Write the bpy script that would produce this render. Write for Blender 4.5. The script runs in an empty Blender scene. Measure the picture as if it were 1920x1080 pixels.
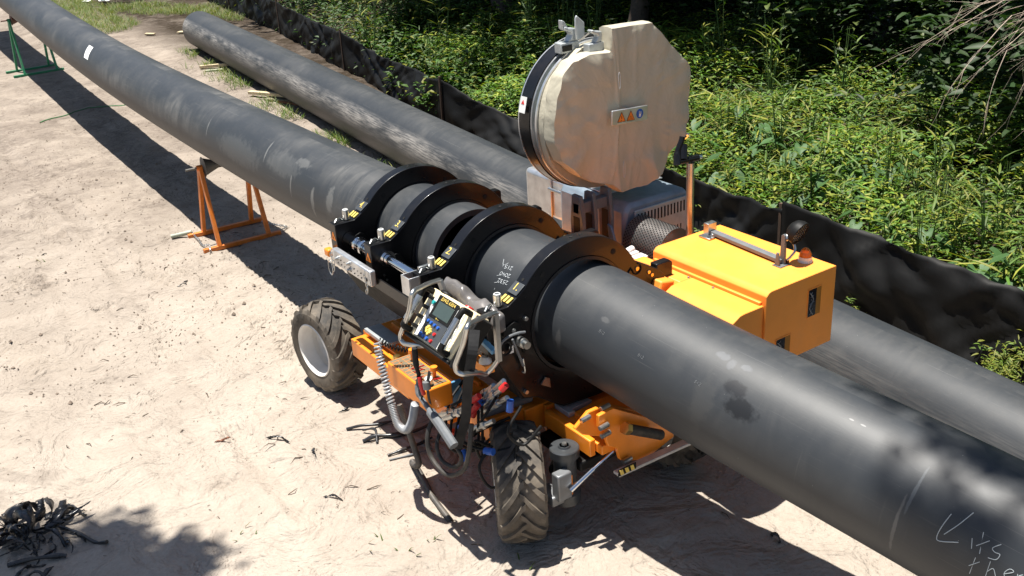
import bpy, bmesh, math, random
import numpy as np
from mathutils import Vector, Matrix, noise
R = math.radians
random.seed(7); RNG = np.random.default_rng(7)
S = bpy.context.scene
COL = S.collection

# ------------------------------------------------------------------ camera, sky, sun, exposure
# world frame: x = across the pipeline (to the bank), y = along the pipeline (away), z = up
cd = bpy.data.cameras.new('camera'); cam = bpy.data.objects.new('camera', cd); COL.objects.link(cam)
cd.lens = 35.1143
cam.matrix_world = Matrix(((0.820340,0.274306,-0.501796,-2.922345),(-0.569084,0.304946,-0.763644,-5.857438),(-0.056451,0.912011,0.406262,3.448312),(0,0,0,1)))
cd.sensor_width = 36; cd.clip_start = .1; cd.clip_end = 500
S.camera = cam
SUNDIR = Vector((-.09, .13, 1)).normalized()
w = bpy.data.worlds.new('World'); S.world = w; w.use_nodes = True
nt = w.node_tree; bgn = nt.nodes['Background']
sky = nt.nodes.new('ShaderNodeTexSky'); sky.sky_type = 'NISHITA'; sky.sun_disc = False
sky.sun_elevation = math.asin(SUNDIR.z); sky.sun_rotation = math.atan2(SUNDIR.x, SUNDIR.y)
nt.links.new(sky.outputs[0], bgn.inputs[0]); bgn.inputs[1].default_value = .05
sd = bpy.data.lights.new('sun', 'SUN'); sd.energy = 4.6; sd.angle = R(.55); sd.color = (1, .955, .88)
so = bpy.data.objects.new('sun', sd); COL.objects.link(so)
so.rotation_euler = (-SUNDIR).to_track_quat('-Z', 'Y').to_euler(); so.location = (0, 0, 30)
S.view_settings.view_transform = 'Standard'; S.view_settings.look = 'None'; S.view_settings.gamma = 1
S.view_settings.exposure = 1.12

# ------------------------------------------------------------------ helpers
def tag(o, label=None, cat=None, group=None, kind=None):
    if label: o['label'] = label
    if cat: o['category'] = cat
    if group: o['group'] = group
    if kind: o['kind'] = kind
    return o
WL = {}
def thing(name, label, cat, loc=(0,0,0), rz=0, group=None):
    o = bpy.data.objects.new(name, None); COL.objects.link(o); o.empty_display_size = .1
    o.location = loc; o.rotation_euler = (0,0,rz); WL[o.name] = Matrix.Translation(Vector(loc)) @ Matrix.Rotation(rz,4,'Z')
    return tag(o, label, cat, group)
def link(name, me, mat, parent=None, local=False, label=None, angle=35, smooth=True):
    """one mesh object; world coordinates unless local"""
    o = bpy.data.objects.new(name, me); COL.objects.link(o)
    if mat and not me.materials:
        for m in (mat if isinstance(mat, (list, tuple)) else [mat]): me.materials.append(m)
    if smooth and len(me.polygons):
        me.polygons.foreach_set('use_smooth', [True]*len(me.polygons))
        if angle < 180: me.set_sharp_from_angle(angle=R(angle))
    if parent:
        o.parent = parent
        if local: WL[o.name] = WL.get(parent.name, Matrix())
        else:
            o.matrix_parent_inverse = WL.get(parent.name, Matrix()).inverted(); WL[o.name] = Matrix()
    if label: o['label'] = label
    return o
def bevel(o, w=.004, seg=2):
    m = o.modifiers.new('bevel', 'BEVEL'); m.width = w; m.segments = seg; m.limit_method = 'ANGLE'; m.angle_limit = R(40)
    m.harden_normals = False
    return o
SPLIT = set('blue_dust_cap red_dust_cap cylinder_collar bolt_head hydraulic_coupler hydraulic_hose cable_loop screw_head hinge_pin clevis_pin valve_lever cradle_lever cradle_spring rail_bolt locker_screw switch_row lever_box pin_chain_x'.split())
class MB:
    """collects shapes into one bmesh"""
    def __init__(s): s.b = bmesh.new(); s.mi = 0
    def _new(s, n0):
        if s.mi:
            for f in list(s.b.faces)[n0:]: f.material_index = s.mi
    def box(s, x0,x1,y0,y1,z0,z1, M=None):
        n0 = len(s.b.faces)
        v = [s.b.verts.new(p) for p in ((x0,y0,z0),(x1,y0,z0),(x1,y1,z0),(x0,y1,z0),(x0,y0,z1),(x1,y0,z1),(x1,y1,z1),(x0,y1,z1))]
        for q in ((0,3,2,1),(4,5,6,7),(0,1,5,4),(1,2,6,5),(2,3,7,6),(3,0,4,7)): s.b.faces.new([v[i] for i in q])
        if M is not None: bmesh.ops.transform(s.b, matrix=M, verts=v)
        s._new(n0); return s
    def bar(s, a, b, w, h, up=(0,0,1)):
        """box of section w x h from a to b"""
        a = Vector(a); b = Vector(b); d = b-a; L = d.length; d.normalize()
        u = Vector(up); x = u.cross(d)
        if x.length < 1e-4: x = Vector((1,0,0)).cross(d)
        x.normalize(); u = d.cross(x)
        M = Matrix((( x.x,d.x,u.x,a.x),(x.y,d.y,u.y,a.y),(x.z,d.z,u.z,a.z),(0,0,0,1)))
        return s.box(-w/2,w/2,0,L,-h/2,h/2,M)
    def tube(s, pts, r, n=12, caps=True, closed=False):
        n0 = len(s.b.faces); pts = [Vector(p) for p in pts]
        rr = r if hasattr(r, '__len__') else [r]*len(pts); rings = []; prev = None; N = len(pts)
        if len(rr) != N: rr = [float(v) for v in np.interp(np.linspace(0,1,N), np.linspace(0,1,len(rr)), rr)]
        for i, p in enumerate(pts):
            if closed: d = pts[(i+1) % N]-pts[i-1]
            else: d = pts[min(i+1,N-1)]-pts[max(i-1,0)]
            d.normalize()
            if prev is None:
                x = d.cross(Vector((0,0,1)))
                if x.length < .05: x = d.cross(Vector((1,0,0)))
            else: x = prev-d*prev.dot(d)
            x.normalize(); prev = x; y = d.cross(x)
            rings.append([s.b.verts.new(p+rr[i]*(math.cos(2*math.pi*k/n)*x+math.sin(2*math.pi*k/n)*y)) for k in range(n)])
        for i in range(N if closed else N-1):
            A, B = rings[i], rings[(i+1) % N]
            for k in range(n): s.b.faces.new((A[k],A[(k+1)%n],B[(k+1)%n],B[k]))
        if caps and not closed: s.b.faces.new(list(reversed(rings[0]))); s.b.faces.new(rings[-1])
        s._new(n0); return s
    def cyl(s, a, b, r, n=20, r2=None): return s.tube([a,b],[r, r if r2 is None else r2],n)
    def prism(s, poly, axis, a, b, M=None):
        """polygon extruded along axis from a to b; poly gives the two other coordinates in x,y,z order"""
        n0 = len(s.b.faces)
        def P(p, h):
            if axis == 'x': return (h,p[0],p[1])
            if axis == 'y': return (p[0],h,p[1])
            return (p[0],p[1],h)
        A = [s.b.verts.new(P(p,a)) for p in poly]; B = [s.b.verts.new(P(p,b)) for p in poly]; n = len(poly)
        s.b.faces.new(A); s.b.faces.new(list(reversed(B)))
        for i in range(n): s.b.faces.new((A[i],B[i],B[(i+1)%n],A[(i+1)%n]))
        if M is not None: bmesh.ops.transform(s.b, matrix=M, verts=A+B)
        s._new(n0); return s
    def lathe(s, prof, c, axis='y', n=32, M=None):
        """profile (radius, height) turned about axis through c"""
        n0 = len(s.b.faces); rings = []
        for r, h in prof:
            ring = []
            for k in range(n):
                a = 2*math.pi*k/n; u, v = r*math.cos(a), r*math.sin(a)
                p = {'x':(h,u,v),'y':(u,h,v),'z':(u,v,h)}[axis]
                ring.append(s.b.verts.new(Vector(c)+Vector(p)))
            rings.append(ring)
        for A, B in zip(rings, rings[1:]):
            for k in range(n): s.b.faces.new((A[k],A[(k+1)%n],B[(k+1)%n],B[k]))
        if prof[0][0] > 1e-5 and prof[0] != prof[-1]: pass
        if M is not None: bmesh.ops.transform(s.b, matrix=M, verts=[v for r in rings for v in r])
        s._new(n0); return s
    def quad(s, *ps):
        n0 = len(s.b.faces); s.b.faces.new([s.b.verts.new(p) for p in ps]); s._new(n0); return s
    def text(s, txt, size, M, ext=.0006):
        c = bpy.data.curves.new('t','FONT'); c.body = txt; c.size = size; c.extrude = ext; c.align_x='CENTER'; c.align_y='CENTER'; c.resolution_u = 3
        o = bpy.data.objects.new('t', c); COL.objects.link(o)
        me = o.to_mesh(); me.transform(M); s.b.from_mesh(me); o.to_mesh_clear()
        bpy.data.objects.remove(o); bpy.data.curves.remove(c); return s
    def build(s, name, mat, parent=None, local=False, label=None, angle=35, bev=0, norm=True, smooth=True):
        if norm: bmesh.ops.recalc_face_normals(s.b, faces=s.b.faces)
        if name in SPLIT:      # countable pieces: each becomes an object of its own
            s.b.verts.ensure_lookup_table(); seen = {}; n = 0
            for v in s.b.verts:
                if v in seen: continue
                st = [v]; seen[v] = n
                while st:
                    for e in st.pop().link_edges:
                        for u in e.verts:
                            if u not in seen: seen[u] = n; st.append(u)
                n += 1
            out = None
            for k in range(n):
                c = s.b.copy(); c.verts.index_update(); pass
                bmesh.ops.delete(c, geom=[v for v, q in zip(c.verts, [seen[x] for x in s.b.verts]) if q != k], context='VERTS')
                me = bpy.data.meshes.new(name); c.to_mesh(me); c.free(); o = link(name, me, mat, parent, local, label, angle, smooth)
                if bev: bevel(o, bev)
                out = out or o
            s.b.free(); return out
        me = bpy.data.meshes.new(name); s.b.to_mesh(me); s.b.free()
        o = link(name, me, mat, parent, local, label, angle, smooth)
        if bev: bevel(o, bev)
        return o
def copy_tree(o, loc=None, rz=None, parent=None, sc=None):
    c = o.copy(); COL.objects.link(c)
    if parent is not None: c.parent = parent
    if loc is not None: c.location = loc
    if rz is not None: c.rotation_euler = (0,0,rz)
    if sc is not None: c.scale = (sc,sc,sc)
    for ch in o.children:
        d = ch.copy(); COL.objects.link(d); d.parent = c
        for g in ch.children:
            e = g.copy(); COL.objects.link(e); e.parent = d
    return c
def smooth_path(pts, n=8):
    """Catmull-Rom through pts"""
    P = [Vector(p) for p in pts]; P = [2*P[0]-P[1]]+P+[2*P[-1]-P[-2]]; out = []
    for i in range(1, len(P)-2):
        a,b,c,d = P[i-1:i+3]
        for k in range(n):
            t = k/n; out.append(.5*((2*b)+(c-a)*t+(2*a-5*b+4*c-d)*t*t+(3*b-a-3*c+d)*t**3))
    out.append(P[-2]); return out
def round_path(pts, r, n=5):
    """polyline with rounded corners"""
    P = [Vector(p) for p in pts]; out = [P[0]]
    for a, c, d in zip(P, P[1:], P[2:]):
        k = min(r, (c-a).length*.45, (d-c).length*.45); u = c+(a-c).normalized()*k; v = c+(d-c).normalized()*k
        out += [u*(1-t)**2+c*2*t*(1-t)+v*t*t for t in [i/n for i in range(n+1)]]
    return out+[P[-1]]
def basis(o, x, y):
    x = Vector(x).normalized(); y = Vector(y); y = (y-x*y.dot(x)).normalized(); z = x.cross(y)
    return Matrix(((x.x,y.x,z.x,o[0]),(x.y,y.y,z.y,o[1]),(x.z,y.z,z.z,o[2]),(0,0,0,1)))

# ------------------------------------------------------------------ materials
class NT:
    def __init__(s, name):
        s.m = bpy.data.materials.new(name); s.m.use_nodes = True; s.t = s.m.node_tree
        s.b = s.t.nodes['Principled BSDF']
    def n(s, typ, **kw):
        nd = s.t.nodes.new('ShaderNode'+typ)
        for k, v in kw.items():
            if k in nd.inputs: nd.inputs[k].default_value = v
            else: setattr(nd, k, v)
        return nd
    def l(s, a, b): s.t.links.new(a, b)
    def noise(s, scale, vec=None, detail=4, rough=.55, dist=0):
        nd = s.n('TexNoise'); nd.inputs['Scale'].default_value = scale; nd.inputs['Detail'].default_value = detail
        nd.inputs['Roughness'].default_value = rough; nd.inputs['Distortion'].default_value = dist
        if vec is not None: s.l(vec, nd.inputs['Vector'])
        return nd.outputs['Fac']
    def ramp(s, fac, stops):
        nd = s.n('ValToRGB'); e = nd.color_ramp.elements
        e[0].position = stops[0][0]; e[1].position = stops[-1][0]
        els = [e[0]]+[e.new(p) for p, c in stops[1:-1]]
        for p, c in stops:
            el = min(e, key=lambda x: abs(x.position-p)); el.color = (*c, 1) if hasattr(c,'__len__') else (c,c,c,1)
        s.l(fac, nd.inputs[0]); return nd.outputs[0]
    def mix(s, fac, a, b, mode='MIX'):
        nd = s.n('MixRGB'); nd.blend_type = mode
        for i, v in ((0,fac),(1,a),(2,b)):
            if hasattr(v, 'links'): s.l(v, nd.inputs[i])
            else: nd.inputs[i].default_value = v if not hasattr(v,'__len__') else (*v[:3],1)
        return nd.outputs[0]
    def math(s, op, a, b=0, clamp=False):
        nd = s.n('Math'); nd.operation = op; nd.use_clamp = clamp
        for i, v in ((0,a),(1,b)):
            if hasattr(v,'links'): s.l(v, nd.inputs[i])
            else: nd.inputs[i].default_value = v
        return nd.outputs[0]
    def map(s, vec, sc=(1,1,1), rot=(0,0,0), loc=(0,0,0)):
        nd = s.n('Mapping'); nd.inputs['Scale'].default_value = sc; nd.inputs['Rotation'].default_value = rot; nd.inputs['Location'].default_value = loc
        s.l(vec, nd.inputs[0]); return nd.outputs[0]
    def bump(s, h, strength=.3, dist=.01, prev=None):
        nd = s.n('Bump'); nd.inputs['Strength'].default_value = strength; nd.inputs['Distance'].default_value = dist
        s.l(h, nd.inputs['Height'])
        if prev is not None: s.l(prev, nd.inputs['Normal'])
        return nd.outputs[0]
    def pos(s): return s.n('NewGeometry').outputs['Position']
    def obj(s): return s.n('TexCoord').outputs['Object']
    def uv(s): return s.n('TexCoord').outputs['UV']
    def set(s, **kw):
        names = dict(color='Base Color', rough='Roughness', metal='Metallic', normal='Normal', spec='Specular IOR Level', coat='Coat Weight', coatr='Coat Roughness', trans='Transmission Weight', emis='Emission Strength', emc='Emission Color', sub='Subsurface Weight', alpha='Alpha')
        for k, v in kw.items():
            i = s.b.inputs[names[k]]
            if hasattr(v,'links'): s.l(v, i)
            else: i.default_value = v if not hasattr(v,'__len__') else (*v[:3],1)
        return s
MC = {}
def plain(name, col, rough=.5, metal=0, var=.15, scale=14, dust=0, bump=.0, **kw):
    """painted / metal / rubber with uneven tone, some dust, uneven gloss"""
    if name in MC: return MC[name]
    m = NT(name); p = m.obj()
    f = m.noise(scale, p, 5); c = m.mix(m.ramp(f, [(.3,0),(.7,1)]), tuple(x*(1-var) for x in col), tuple(min(1,x*(1+var)) for x in col))
    if dust:
        d = m.ramp(m.noise(scale*.45, p, 8, .7), [(.52-.12*dust,0),(.78,1)])
        c = m.mix(m.math('MULTIPLY', d, min(1,.75*dust)), c, (.33,.27,.2))
    m.set(color=c, metal=metal)
    m.set(rough=m.mix(m.noise(scale*1.7, p, 5), (rough*.75,)*3, (min(1,rough*1.25),)*3))
    if bump: m.set(normal=m.bump(m.noise(scale*3, p, 6), .4, bump))
    m.set(**kw); MC[name] = m.m; return m.m
M_BLACK = plain('black_gloss_paint', (.006,.006,.007), .30, dust=.04, coat=.08, spec=.35)
M_BLACKM = plain('black_matt', (.006,.006,.006), .55, dust=.04, spec=.25)
M_ORANGE = plain('orange_paint', (.85,.25,.018), .36, var=.06, dust=.12, spec=.4, coat=.1)
M_BOXPAINT = plain('amber_powder_coat', (.95,.33,.05), .42, var=.05, scale=6, dust=.22, spec=.4, coat=.08)
M_STEEL = plain('zinc_plated_steel', (.55,.56,.55), .34, 1, dust=.15)
M_CHROME = plain('chrome_rod', (.75,.76,.78), .12, 1, var=.03)
M_ALU = plain('brushed_aluminium', (.66,.67,.68), .38, .85, dust=.12)
M_ALUB = plain('bluish_grey_painted_metal', (.20,.25,.30), .38, .2, dust=.15)
M_SILVP = plain('silver_painted_steel', (.42,.45,.46), .4, .35, dust=.2)
M_RUBBER = plain('black_rubber', (.018,.017,.016), .6, dust=.4)
M_TYRE = plain('dusty_tyre_rubber', (.028,.025,.022), .75, scale=5, dust=1.1, bump=.004)
M_RIM = plain('dirty_white_rim_enamel', (.74,.72,.68), .4, var=.08, dust=.5, scale=7)
M_RUST = plain('orange_stand_enamel', (.62,.17,.02), .45, var=.2, dust=.2)
M_GREEN = plain('green_stand_enamel', (.02,.22,.10), .5, var=.2, dust=.3)
M_PALEGREEN = plain('pale_green_roller', (.32,.36,.28), .5, dust=.5)
M_WHITE = plain('white_plastic', (.72,.72,.70), .45, dust=.1)
M_GREY = plain('grey_plastic', (.13,.14,.15), .5, dust=.3)
M_DKGREY = plain('dark_plate', (.045,.05,.055), .45)
M_YEL = plain('yellow_decal', (.75,.55,.12), .5, var=.05)
M_ORDEC = plain('orange_decal', (.75,.22,.02), .5, var=.05)
M_RED = plain('red_plastic', (.55,.02,.02), .35, var=.1)
M_BLUE = plain('blue_plastic', (.02,.10,.42), .35, var=.1)
M_BLUEL = plain('light_blue_bar', (.12,.32,.55), .35, .2)
M_GRN = plain('green_button', (.01,.35,.12), .35)
M_BRASS = plain('brass', (.75,.50,.18), .3, 1)
M_SCREEN = plain('lcd_glass', (.05,.07,.065), .15, var=.05)
M_CORR = plain('grey_corrugated_hose', (.36,.37,.38), .4, .3, dust=.3)
M_WOOD = plain('pale_timber', (.55,.45,.28), .7, var=.25, scale=30, dust=.2)
M_WOODR = plain('reddish_timber', (.22,.09,.05), .75, var=.3, scale=30)
M_SHAV = plain('black_plastic_shavings', (.022,.023,.026), .28, dust=.25)
M_STRAP = plain('black_webbing', (.007,.007,.008), .8)
M_AMBER = plain('amber_lens', (.9,.22,.01), .12, var=.03, trans=.35)
M_CHALK = plain('white_paint_marker', (.62,.66,.68), .7)
M_PAPER = plain('white_paper', (.80,.82,.80), .7, var=.03)
M_LENS = plain('lamp_glass', (.55,.55,.52), .12, .6)

def pipe_material(name, seed, dust, scuff, base=(.026,.030,.035), spots=()):
    """black polyethylene: uv.x = turn about the axis (0 top, .5 bottom), uv.y = metres along it"""
    m = NT(name); uv = m.uv(); g = 1/1.95
    a = m.noise(1.0, m.map(uv, (3.2,.75,1), loc=(seed,seed*.7,0)), 5, .55, .3)    # broad dusty clouds
    b = m.noise(1.0, m.map(uv, (5,7,1), loc=(seed*2,3,0)), 6, .6, 1.0)            # smears round the pipe
    arc = m.noise(1.0, m.map(uv, (3,46,1), rot=(0,0,.02), loc=(seed,1,0)), 3, .6, .7)
    k = m.noise(1.0, m.map(uv, (170,3.0,1), loc=(seed,9,0)), 4, .7)              # drag marks along it
    fleck = m.noise(1.0, m.map(uv, (150,78,1), loc=(seed,5,0)), 2, .5)
    dm = m.math('MULTIPLY', m.ramp(a,[(.46,0),(.72,1)]), m.ramp(b,[(.35,.15),(.68,1)]))
    ar = m.math('MULTIPLY', m.ramp(arc,[(.66,0),(.72,1)]), m.ramp(a,[(.50,0),(.62,.8)]))
    dm = m.math('ADD', dm, ar, True)
    c = m.mix(m.math('MULTIPLY', dm, dust), base, (.17,.165,.155))
    c = m.mix(m.ramp(k,[(.60,0),(.75,.22)]), c, (.12,.12,.12))
    sl = m.noise(1.0, m.map(uv, (420,1.1,1), rot=(0,0,.004), loc=(seed,4,0)), 2, .5)            # long thin scratches
    c = m.mix(m.ramp(sl,[(.70,0),(.74,.45)]), c, (.16,.16,.155))
    top = m.n('SeparateXYZ'); m.l(m.n('NewGeometry').outputs['Normal'], top.inputs[0])           # dust that has settled on the upper side
    td = m.math('MULTIPLY', m.ramp(top.outputs[2],[(.35,0),(.95,1)]), m.ramp(m.noise(1.0, m.map(uv,(20,9,1),loc=(seed,6,0)),7,.7),[(.45,0),(.70,.12)]))
    c = m.mix(td, c, (.13,.122,.108))
    if scuff:
        sep = m.n('SeparateXYZ'); m.l(uv, sep.inputs[0])
        band = m.ramp(sep.outputs[0], scuff)
        brk = m.ramp(m.noise(1.0, m.map(uv, (9,1.1,1), loc=(seed,2,0)), 5, .65),[(.36,0),(.6,1)])
        tm = m.n('MapRange'); tm.inputs[1].default_value = -1.5; tm.inputs[2].default_value = 2.5; tm.inputs[3].default_value = .18; m.l(sep.outputs[1], tm.inputs[0]); band = m.math('MULTIPLY', band, tm.outputs[0])
        sc = m.math('MULTIPLY', m.math('MULTIPLY', band, brk), m.ramp(k,[(.40,.12),(.56,1)]))
        c = m.mix(m.math('MULTIPLY', sc, .95), c, (.30,.285,.265))
    c = m.mix(m.ramp(fleck,[(.76,0),(.80,1)]), c, (.25,.25,.24))
    spx = m.n('SeparateXYZ'); m.l(uv, spx.inputs[0]); nn = m.noise(1.0, m.map(uv,(38,20,1),rot=(0,0,.5)),5,.65); rg = (.50,)*3
    for (u0,t0,ru,rt,col,amt) in spots:      # marks that sit at one place on the pipe
        du = m.math('DIVIDE', m.math('SUBTRACT', spx.outputs[0], u0), ru); dt = m.math('DIVIDE', m.math('SUBTRACT', spx.outputs[1], t0), rt)
        d2 = m.math('ADD', m.math('MULTIPLY',du,du), m.math('MULTIPLY',dt,dt)); f = m.math('SUBTRACT', m.math('ADD', nn, .35), m.math('MULTIPLY', d2, .35))
        c = m.mix(m.math('MULTIPLY', m.ramp(f,[(.44,0),(.68,1)]), amt), c, col)
    m.set(color=c, rough=m.mix(dm,rg,(.60,)*3), spec=.46)
    nb = m.bump(m.noise(1.0, m.map(uv,(9,2,1)),2,.5), .10, .01)
    m.set(normal=m.bump(m.noise(1.0, m.map(uv,(260,20,1)),3,.6), .08, .002, nb))
    return m.m
PALE = (.22,.22,.21)
M_PIPEFAR = pipe_material('black_pipe_dusty', 3.1, .62, None, spots=[(.80,.35,.05,.05,PALE,.35),(.76,.62,.06,.025,PALE,.5),(.84,1.2,.05,.30,PALE,.16),(.80,2.1,.06,.5,PALE,.14),(.86,1.55,.05,.012,PALE,.5),(.83,2.9,.05,.01,PALE,.5),(.78,1.0,.05,.012,PALE,.45),(.88,.9,.02,.12,PALE,.3)])
M_PIPENEAR = pipe_material('black_pipe_clean', 8.4, .20, None, spots=[(.835,-3.20,.026,.085,(.006,.007,.009),.9),(.872,-3.14,.02,.06,(.006,.007,.010),.8),(.81,-3.02,.07,.06,(.07,.07,.068),.35),(.932,-3.00,.012,.035,(.12,.13,.15),.35),(.922,-3.06,.014,.02,(.12,.13,.15),.3),(.93,-3.13,.009,.03,(.12,.13,.15),.35),(.93,-3.64,.002,.012,(.3,.3,.3),.5),(.93,-3.69,.002,.012,(.3,.3,.3),.5),(.76,-3.97,.07,.008,(.10,.10,.10),.8),(.85,-3.99,.06,.007,(.09,.10,.11),.7),(.87,-2.36,.008,.03,(.12,.12,.12),.4),(.755,-2.12,.03,.02,(.09,.09,.09),.5),(.93,-1.75,.03,.08,(.10,.10,.10),.3)])
M_PIPEGROUND = pipe_material('black_pipe_scuffed', 14.2, .30, [(.0,0),(.73,0),(.77,.5),(.81,1),(.85,.8),(.88,0)])

def sand_material():
    m = NT('sand_and_dirt'); p = m.pos()
    big = m.noise(.35, p, 5, .6); mid = m.noise(1.7, p, 6, .65, .4); fine = m.noise(45, p, 6, .7); speck = m.noise(26, p, 3, .75)
    sep = m.n('SeparateXYZ'); m.l(p, sep.inputs[0])
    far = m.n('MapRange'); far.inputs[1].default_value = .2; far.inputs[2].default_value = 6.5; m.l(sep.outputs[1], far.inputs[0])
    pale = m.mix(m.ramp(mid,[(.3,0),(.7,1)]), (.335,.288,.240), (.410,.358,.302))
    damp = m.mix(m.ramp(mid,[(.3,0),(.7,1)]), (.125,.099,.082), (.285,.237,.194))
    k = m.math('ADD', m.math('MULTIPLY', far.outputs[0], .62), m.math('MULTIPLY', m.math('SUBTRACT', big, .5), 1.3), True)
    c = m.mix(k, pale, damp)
    c = m.mix(m.ramp(fine,[(.36,.15),(.6,0)]), c, (.12,.092,.07))
    c = m.mix(m.ramp(speck,[(.71,0),(.76,.6)]), c, (.06,.045,.035))
    soilf = m.n('MapRange'); soilf.inputs[1].default_value = 2.3; soilf.inputs[2].default_value = 3.3; m.l(sep.outputs[0], soilf.inputs[0])
    s2 = m.math('MULTIPLY', soilf.outputs[0], m.ramp(m.noise(2.2,p,5,.7),[(.25,.4),(.5,1)]), True)
    c = m.mix(s2, c, m.mix(fine,(.015,.011,.008),(.05,.036,.022)))
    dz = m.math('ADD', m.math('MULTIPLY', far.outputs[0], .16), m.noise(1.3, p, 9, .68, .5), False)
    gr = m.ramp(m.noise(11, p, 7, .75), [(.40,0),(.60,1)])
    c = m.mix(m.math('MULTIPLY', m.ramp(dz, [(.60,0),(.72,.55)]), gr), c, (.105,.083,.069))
    dk = m.ramp(m.noise(.9, p, 6, .66, .6), [(.60,0),(.72,.6)])
    c = m.mix(dk, c, (.085,.065,.054))
    m.set(color=c, rough=.95, spec=.15)
    b1 = m.bump(m.noise(5, p, 5, .6, .5), .65, .06)
    b1 = m.bump(m.noise(2.3, p, 4, .6, .8), .9, .14, b1); b1 = m.bump(m.noise(17, p, 6, .7), .4, .03, b1)
    b2 = m.bump(fine, .5, .012, b1)
    m.set(normal=b2)
    return m.m
M_SAND = sand_material()

def leaf_material(name, tint=(1,1,1), rough=.55, trans=.28):
    m = NT(name); a = m.n('Attribute'); a.attribute_name = 'Col'
    c = m.mix(1.0, a.outputs['Color'], tint, 'MULTIPLY')
    m.set(color=c, rough=rough, spec=.4)
    tr = m.n('BsdfTranslucent'); m.l(m.mix(1.0, c, (1.2,1.35,.5), 'MULTIPLY'), tr.inputs[0])
    mx = m.n('MixShader'); mx.inputs[0].default_value = trans
    m.l(m.b.outputs[0], mx.inputs[1]); m.l(tr.outputs[0], mx.inputs[2])
    m.l(mx.outputs[0], m.t.nodes['Material Output'].inputs[0]); return m.m
M_LEAF = leaf_material('leaf')
M_BARK = plain('bark', (.07,.05,.035), .9, var=.4, scale=20, bump=.01)
M_TWIG = plain('dry_twig', (.26,.19,.12), .85, var=.3, scale=30)
M_STEM = plain('green_stem', (.08,.14,.03), .6, var=.2)

# ------------------------------------------------------------------ ground
def sstep(a, b, x): x = min(1, max(0, (x-a)/(b-a))); return x*x*(3-2*x)
def interp(x, xs, ys): return float(np.interp(x, xs, ys))
def fence_n(t): return interp(t, (-14,-5,-2.6,1,5.3,9.3,13.5,22,30), (2.45,2.78,2.95,3.15,3.5,4.05,4.62,5.6,6.2))
def ground_z(n, t, fine=True):
    z = sstep(.9, 2.1, n)*(.02+.0175*max(-8, min(t, 14)))
    f = fence_n(t); d = n-f
    if d > .2: z += .10*sstep(.2, 1.2, d)*1.0 + .13*max(0, min(d, 14)-1.0)
    v = Vector((n*.8, t*.8, 0)); z += .035*noise.noise(v)*sstep(.3, 1.5, abs(n)+.4)
    if fine:
        z += .018*noise.noise(Vector((n*3.1, t*3.1, 4)))+.010*noise.noise(Vector((n*9, t*9, 8)))+.006*abs(noise.noise(Vector((n*19, t*19, 3))))
        if -.9 < n < .55 and -.6 < t < 3.6:   # tyre prints beside the machine
            k = sstep(-.9,-.7,n)*(1-sstep(.35,.55,n))*sstep(-.6,-.2,t)*(1-sstep(3.0,3.6,t))
            z += .012*k*max(-.4, math.sin((t+abs(n+.2)*.45)*2*math.pi/.115))
        if -2.6 < n < -1.7 and 1.5 < t < 7:
            k = sstep(-2.6,-2.4,n)*(1-sstep(-1.9,-1.7,n))*sstep(0,.6,noise.noise(Vector((n,t*.6,2)))+.35)
            z += .012*k*max(-.3, math.sin((t-abs(n+2.15)*.5)*2*math.pi/.14))
        if -4.2 < n < .2 and -3.4 < t < 7:
            for fx, fy, fa in FOOT:
                dx, dy = n-fx, t-fy
                if abs(dx) < .25 and abs(dy) < .25:
                    a = dx*math.cos(fa)+dy*math.sin(fa); b_ = -dx*math.sin(fa)+dy*math.cos(fa); d_ = (a/.06)**2+(b_/.15)**2
                    z += -.018*math.exp(-d_**2)+.010*math.exp(-(d_-1.9)**2)
        for cx_, cy_, ln_, an_ in ((-2.3,2.3,1.6,.2),(-3.1,1.2,1.5,-.1),(-1.5,5.2,1.8,.1),(-.9,3.0,1.0,.3),(-.55,1.0,1.5,.0),(-1.9,3.9,1.2,-.3)):   # patches of tyre print
            a = (n-cx_)*math.cos(an_)+(t-cy_)*math.sin(an_); b_ = -(n-cx_)*math.sin(an_)+(t-cy_)*math.cos(an_)
            if abs(a) < .17 and abs(b_) < ln_/2: z += .030*sstep(.17,.12,abs(a))*sstep(ln_/2,ln_/2-.3,abs(b_))*(1 if noise.noise(Vector((n*2,t*2,1))) > -.15 else .3)*max(-.5,min(.5,math.sin((b_+abs(a)*.7)*2*math.pi/.10)*1.5))
        for x0, amp in ((-1.25,.032),(-2.95,.026),(-1.75,.020)):      # old wheel ruts along the pipe
            c_ = x0+.10*math.sin(t*.5+x0); z += -amp*math.exp(-((n-c_)/.09)**2)*(.4+.6*sstep(-.2,.3,noise.noise(Vector((t*.8,x0,6)))))+amp*.7*math.exp(-((abs(n-c_)-.14)/.045)**2)*(.3+.7*sstep(-.2,.3,noise.noise(Vector((t*1.3,x0,7)))))
    return z
def lines(lo, hi, step, far, g=1.35):
    a = list(np.arange(lo, hi+1e-6, step)); s = step; x = a[-1]
    while x < far: s *= g; x += s; a.append(x)
    s = step; x = a[0]
    while x > -far: s *= g; x -= s; a.insert(0, x)
    return a
xs = lines(1.5, 5.2, .06, 120); xs = [x for x in lines(-4.2, 1.5, .03, 120) if x < 1.51]+[x for x in xs if x > 1.53]
ys = lines(4, 13, .07, 120); ys = [y for y in lines(-3.8, 4, .03, 120) if y < 4.01]+[y for y in ys if y > 4.03]
FOOT = []; rf = random.Random(12)
for k in range(30):
    fx, fy, fa = rf.uniform(-3.4,-.9), rf.uniform(-2.6,6.0), rf.uniform(0,3.14); FOOT.append((fx,fy,fa)); FOOT.append((fx+.18*math.cos(fa)+.55*math.sin(fa), fy+.18*math.sin(fa)-.55*math.cos(fa), fa))
vv = [(x, y, ground_z(x, y, -6 < x < 8 and -8 < y < 20)) for y in ys for x in xs]
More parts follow.
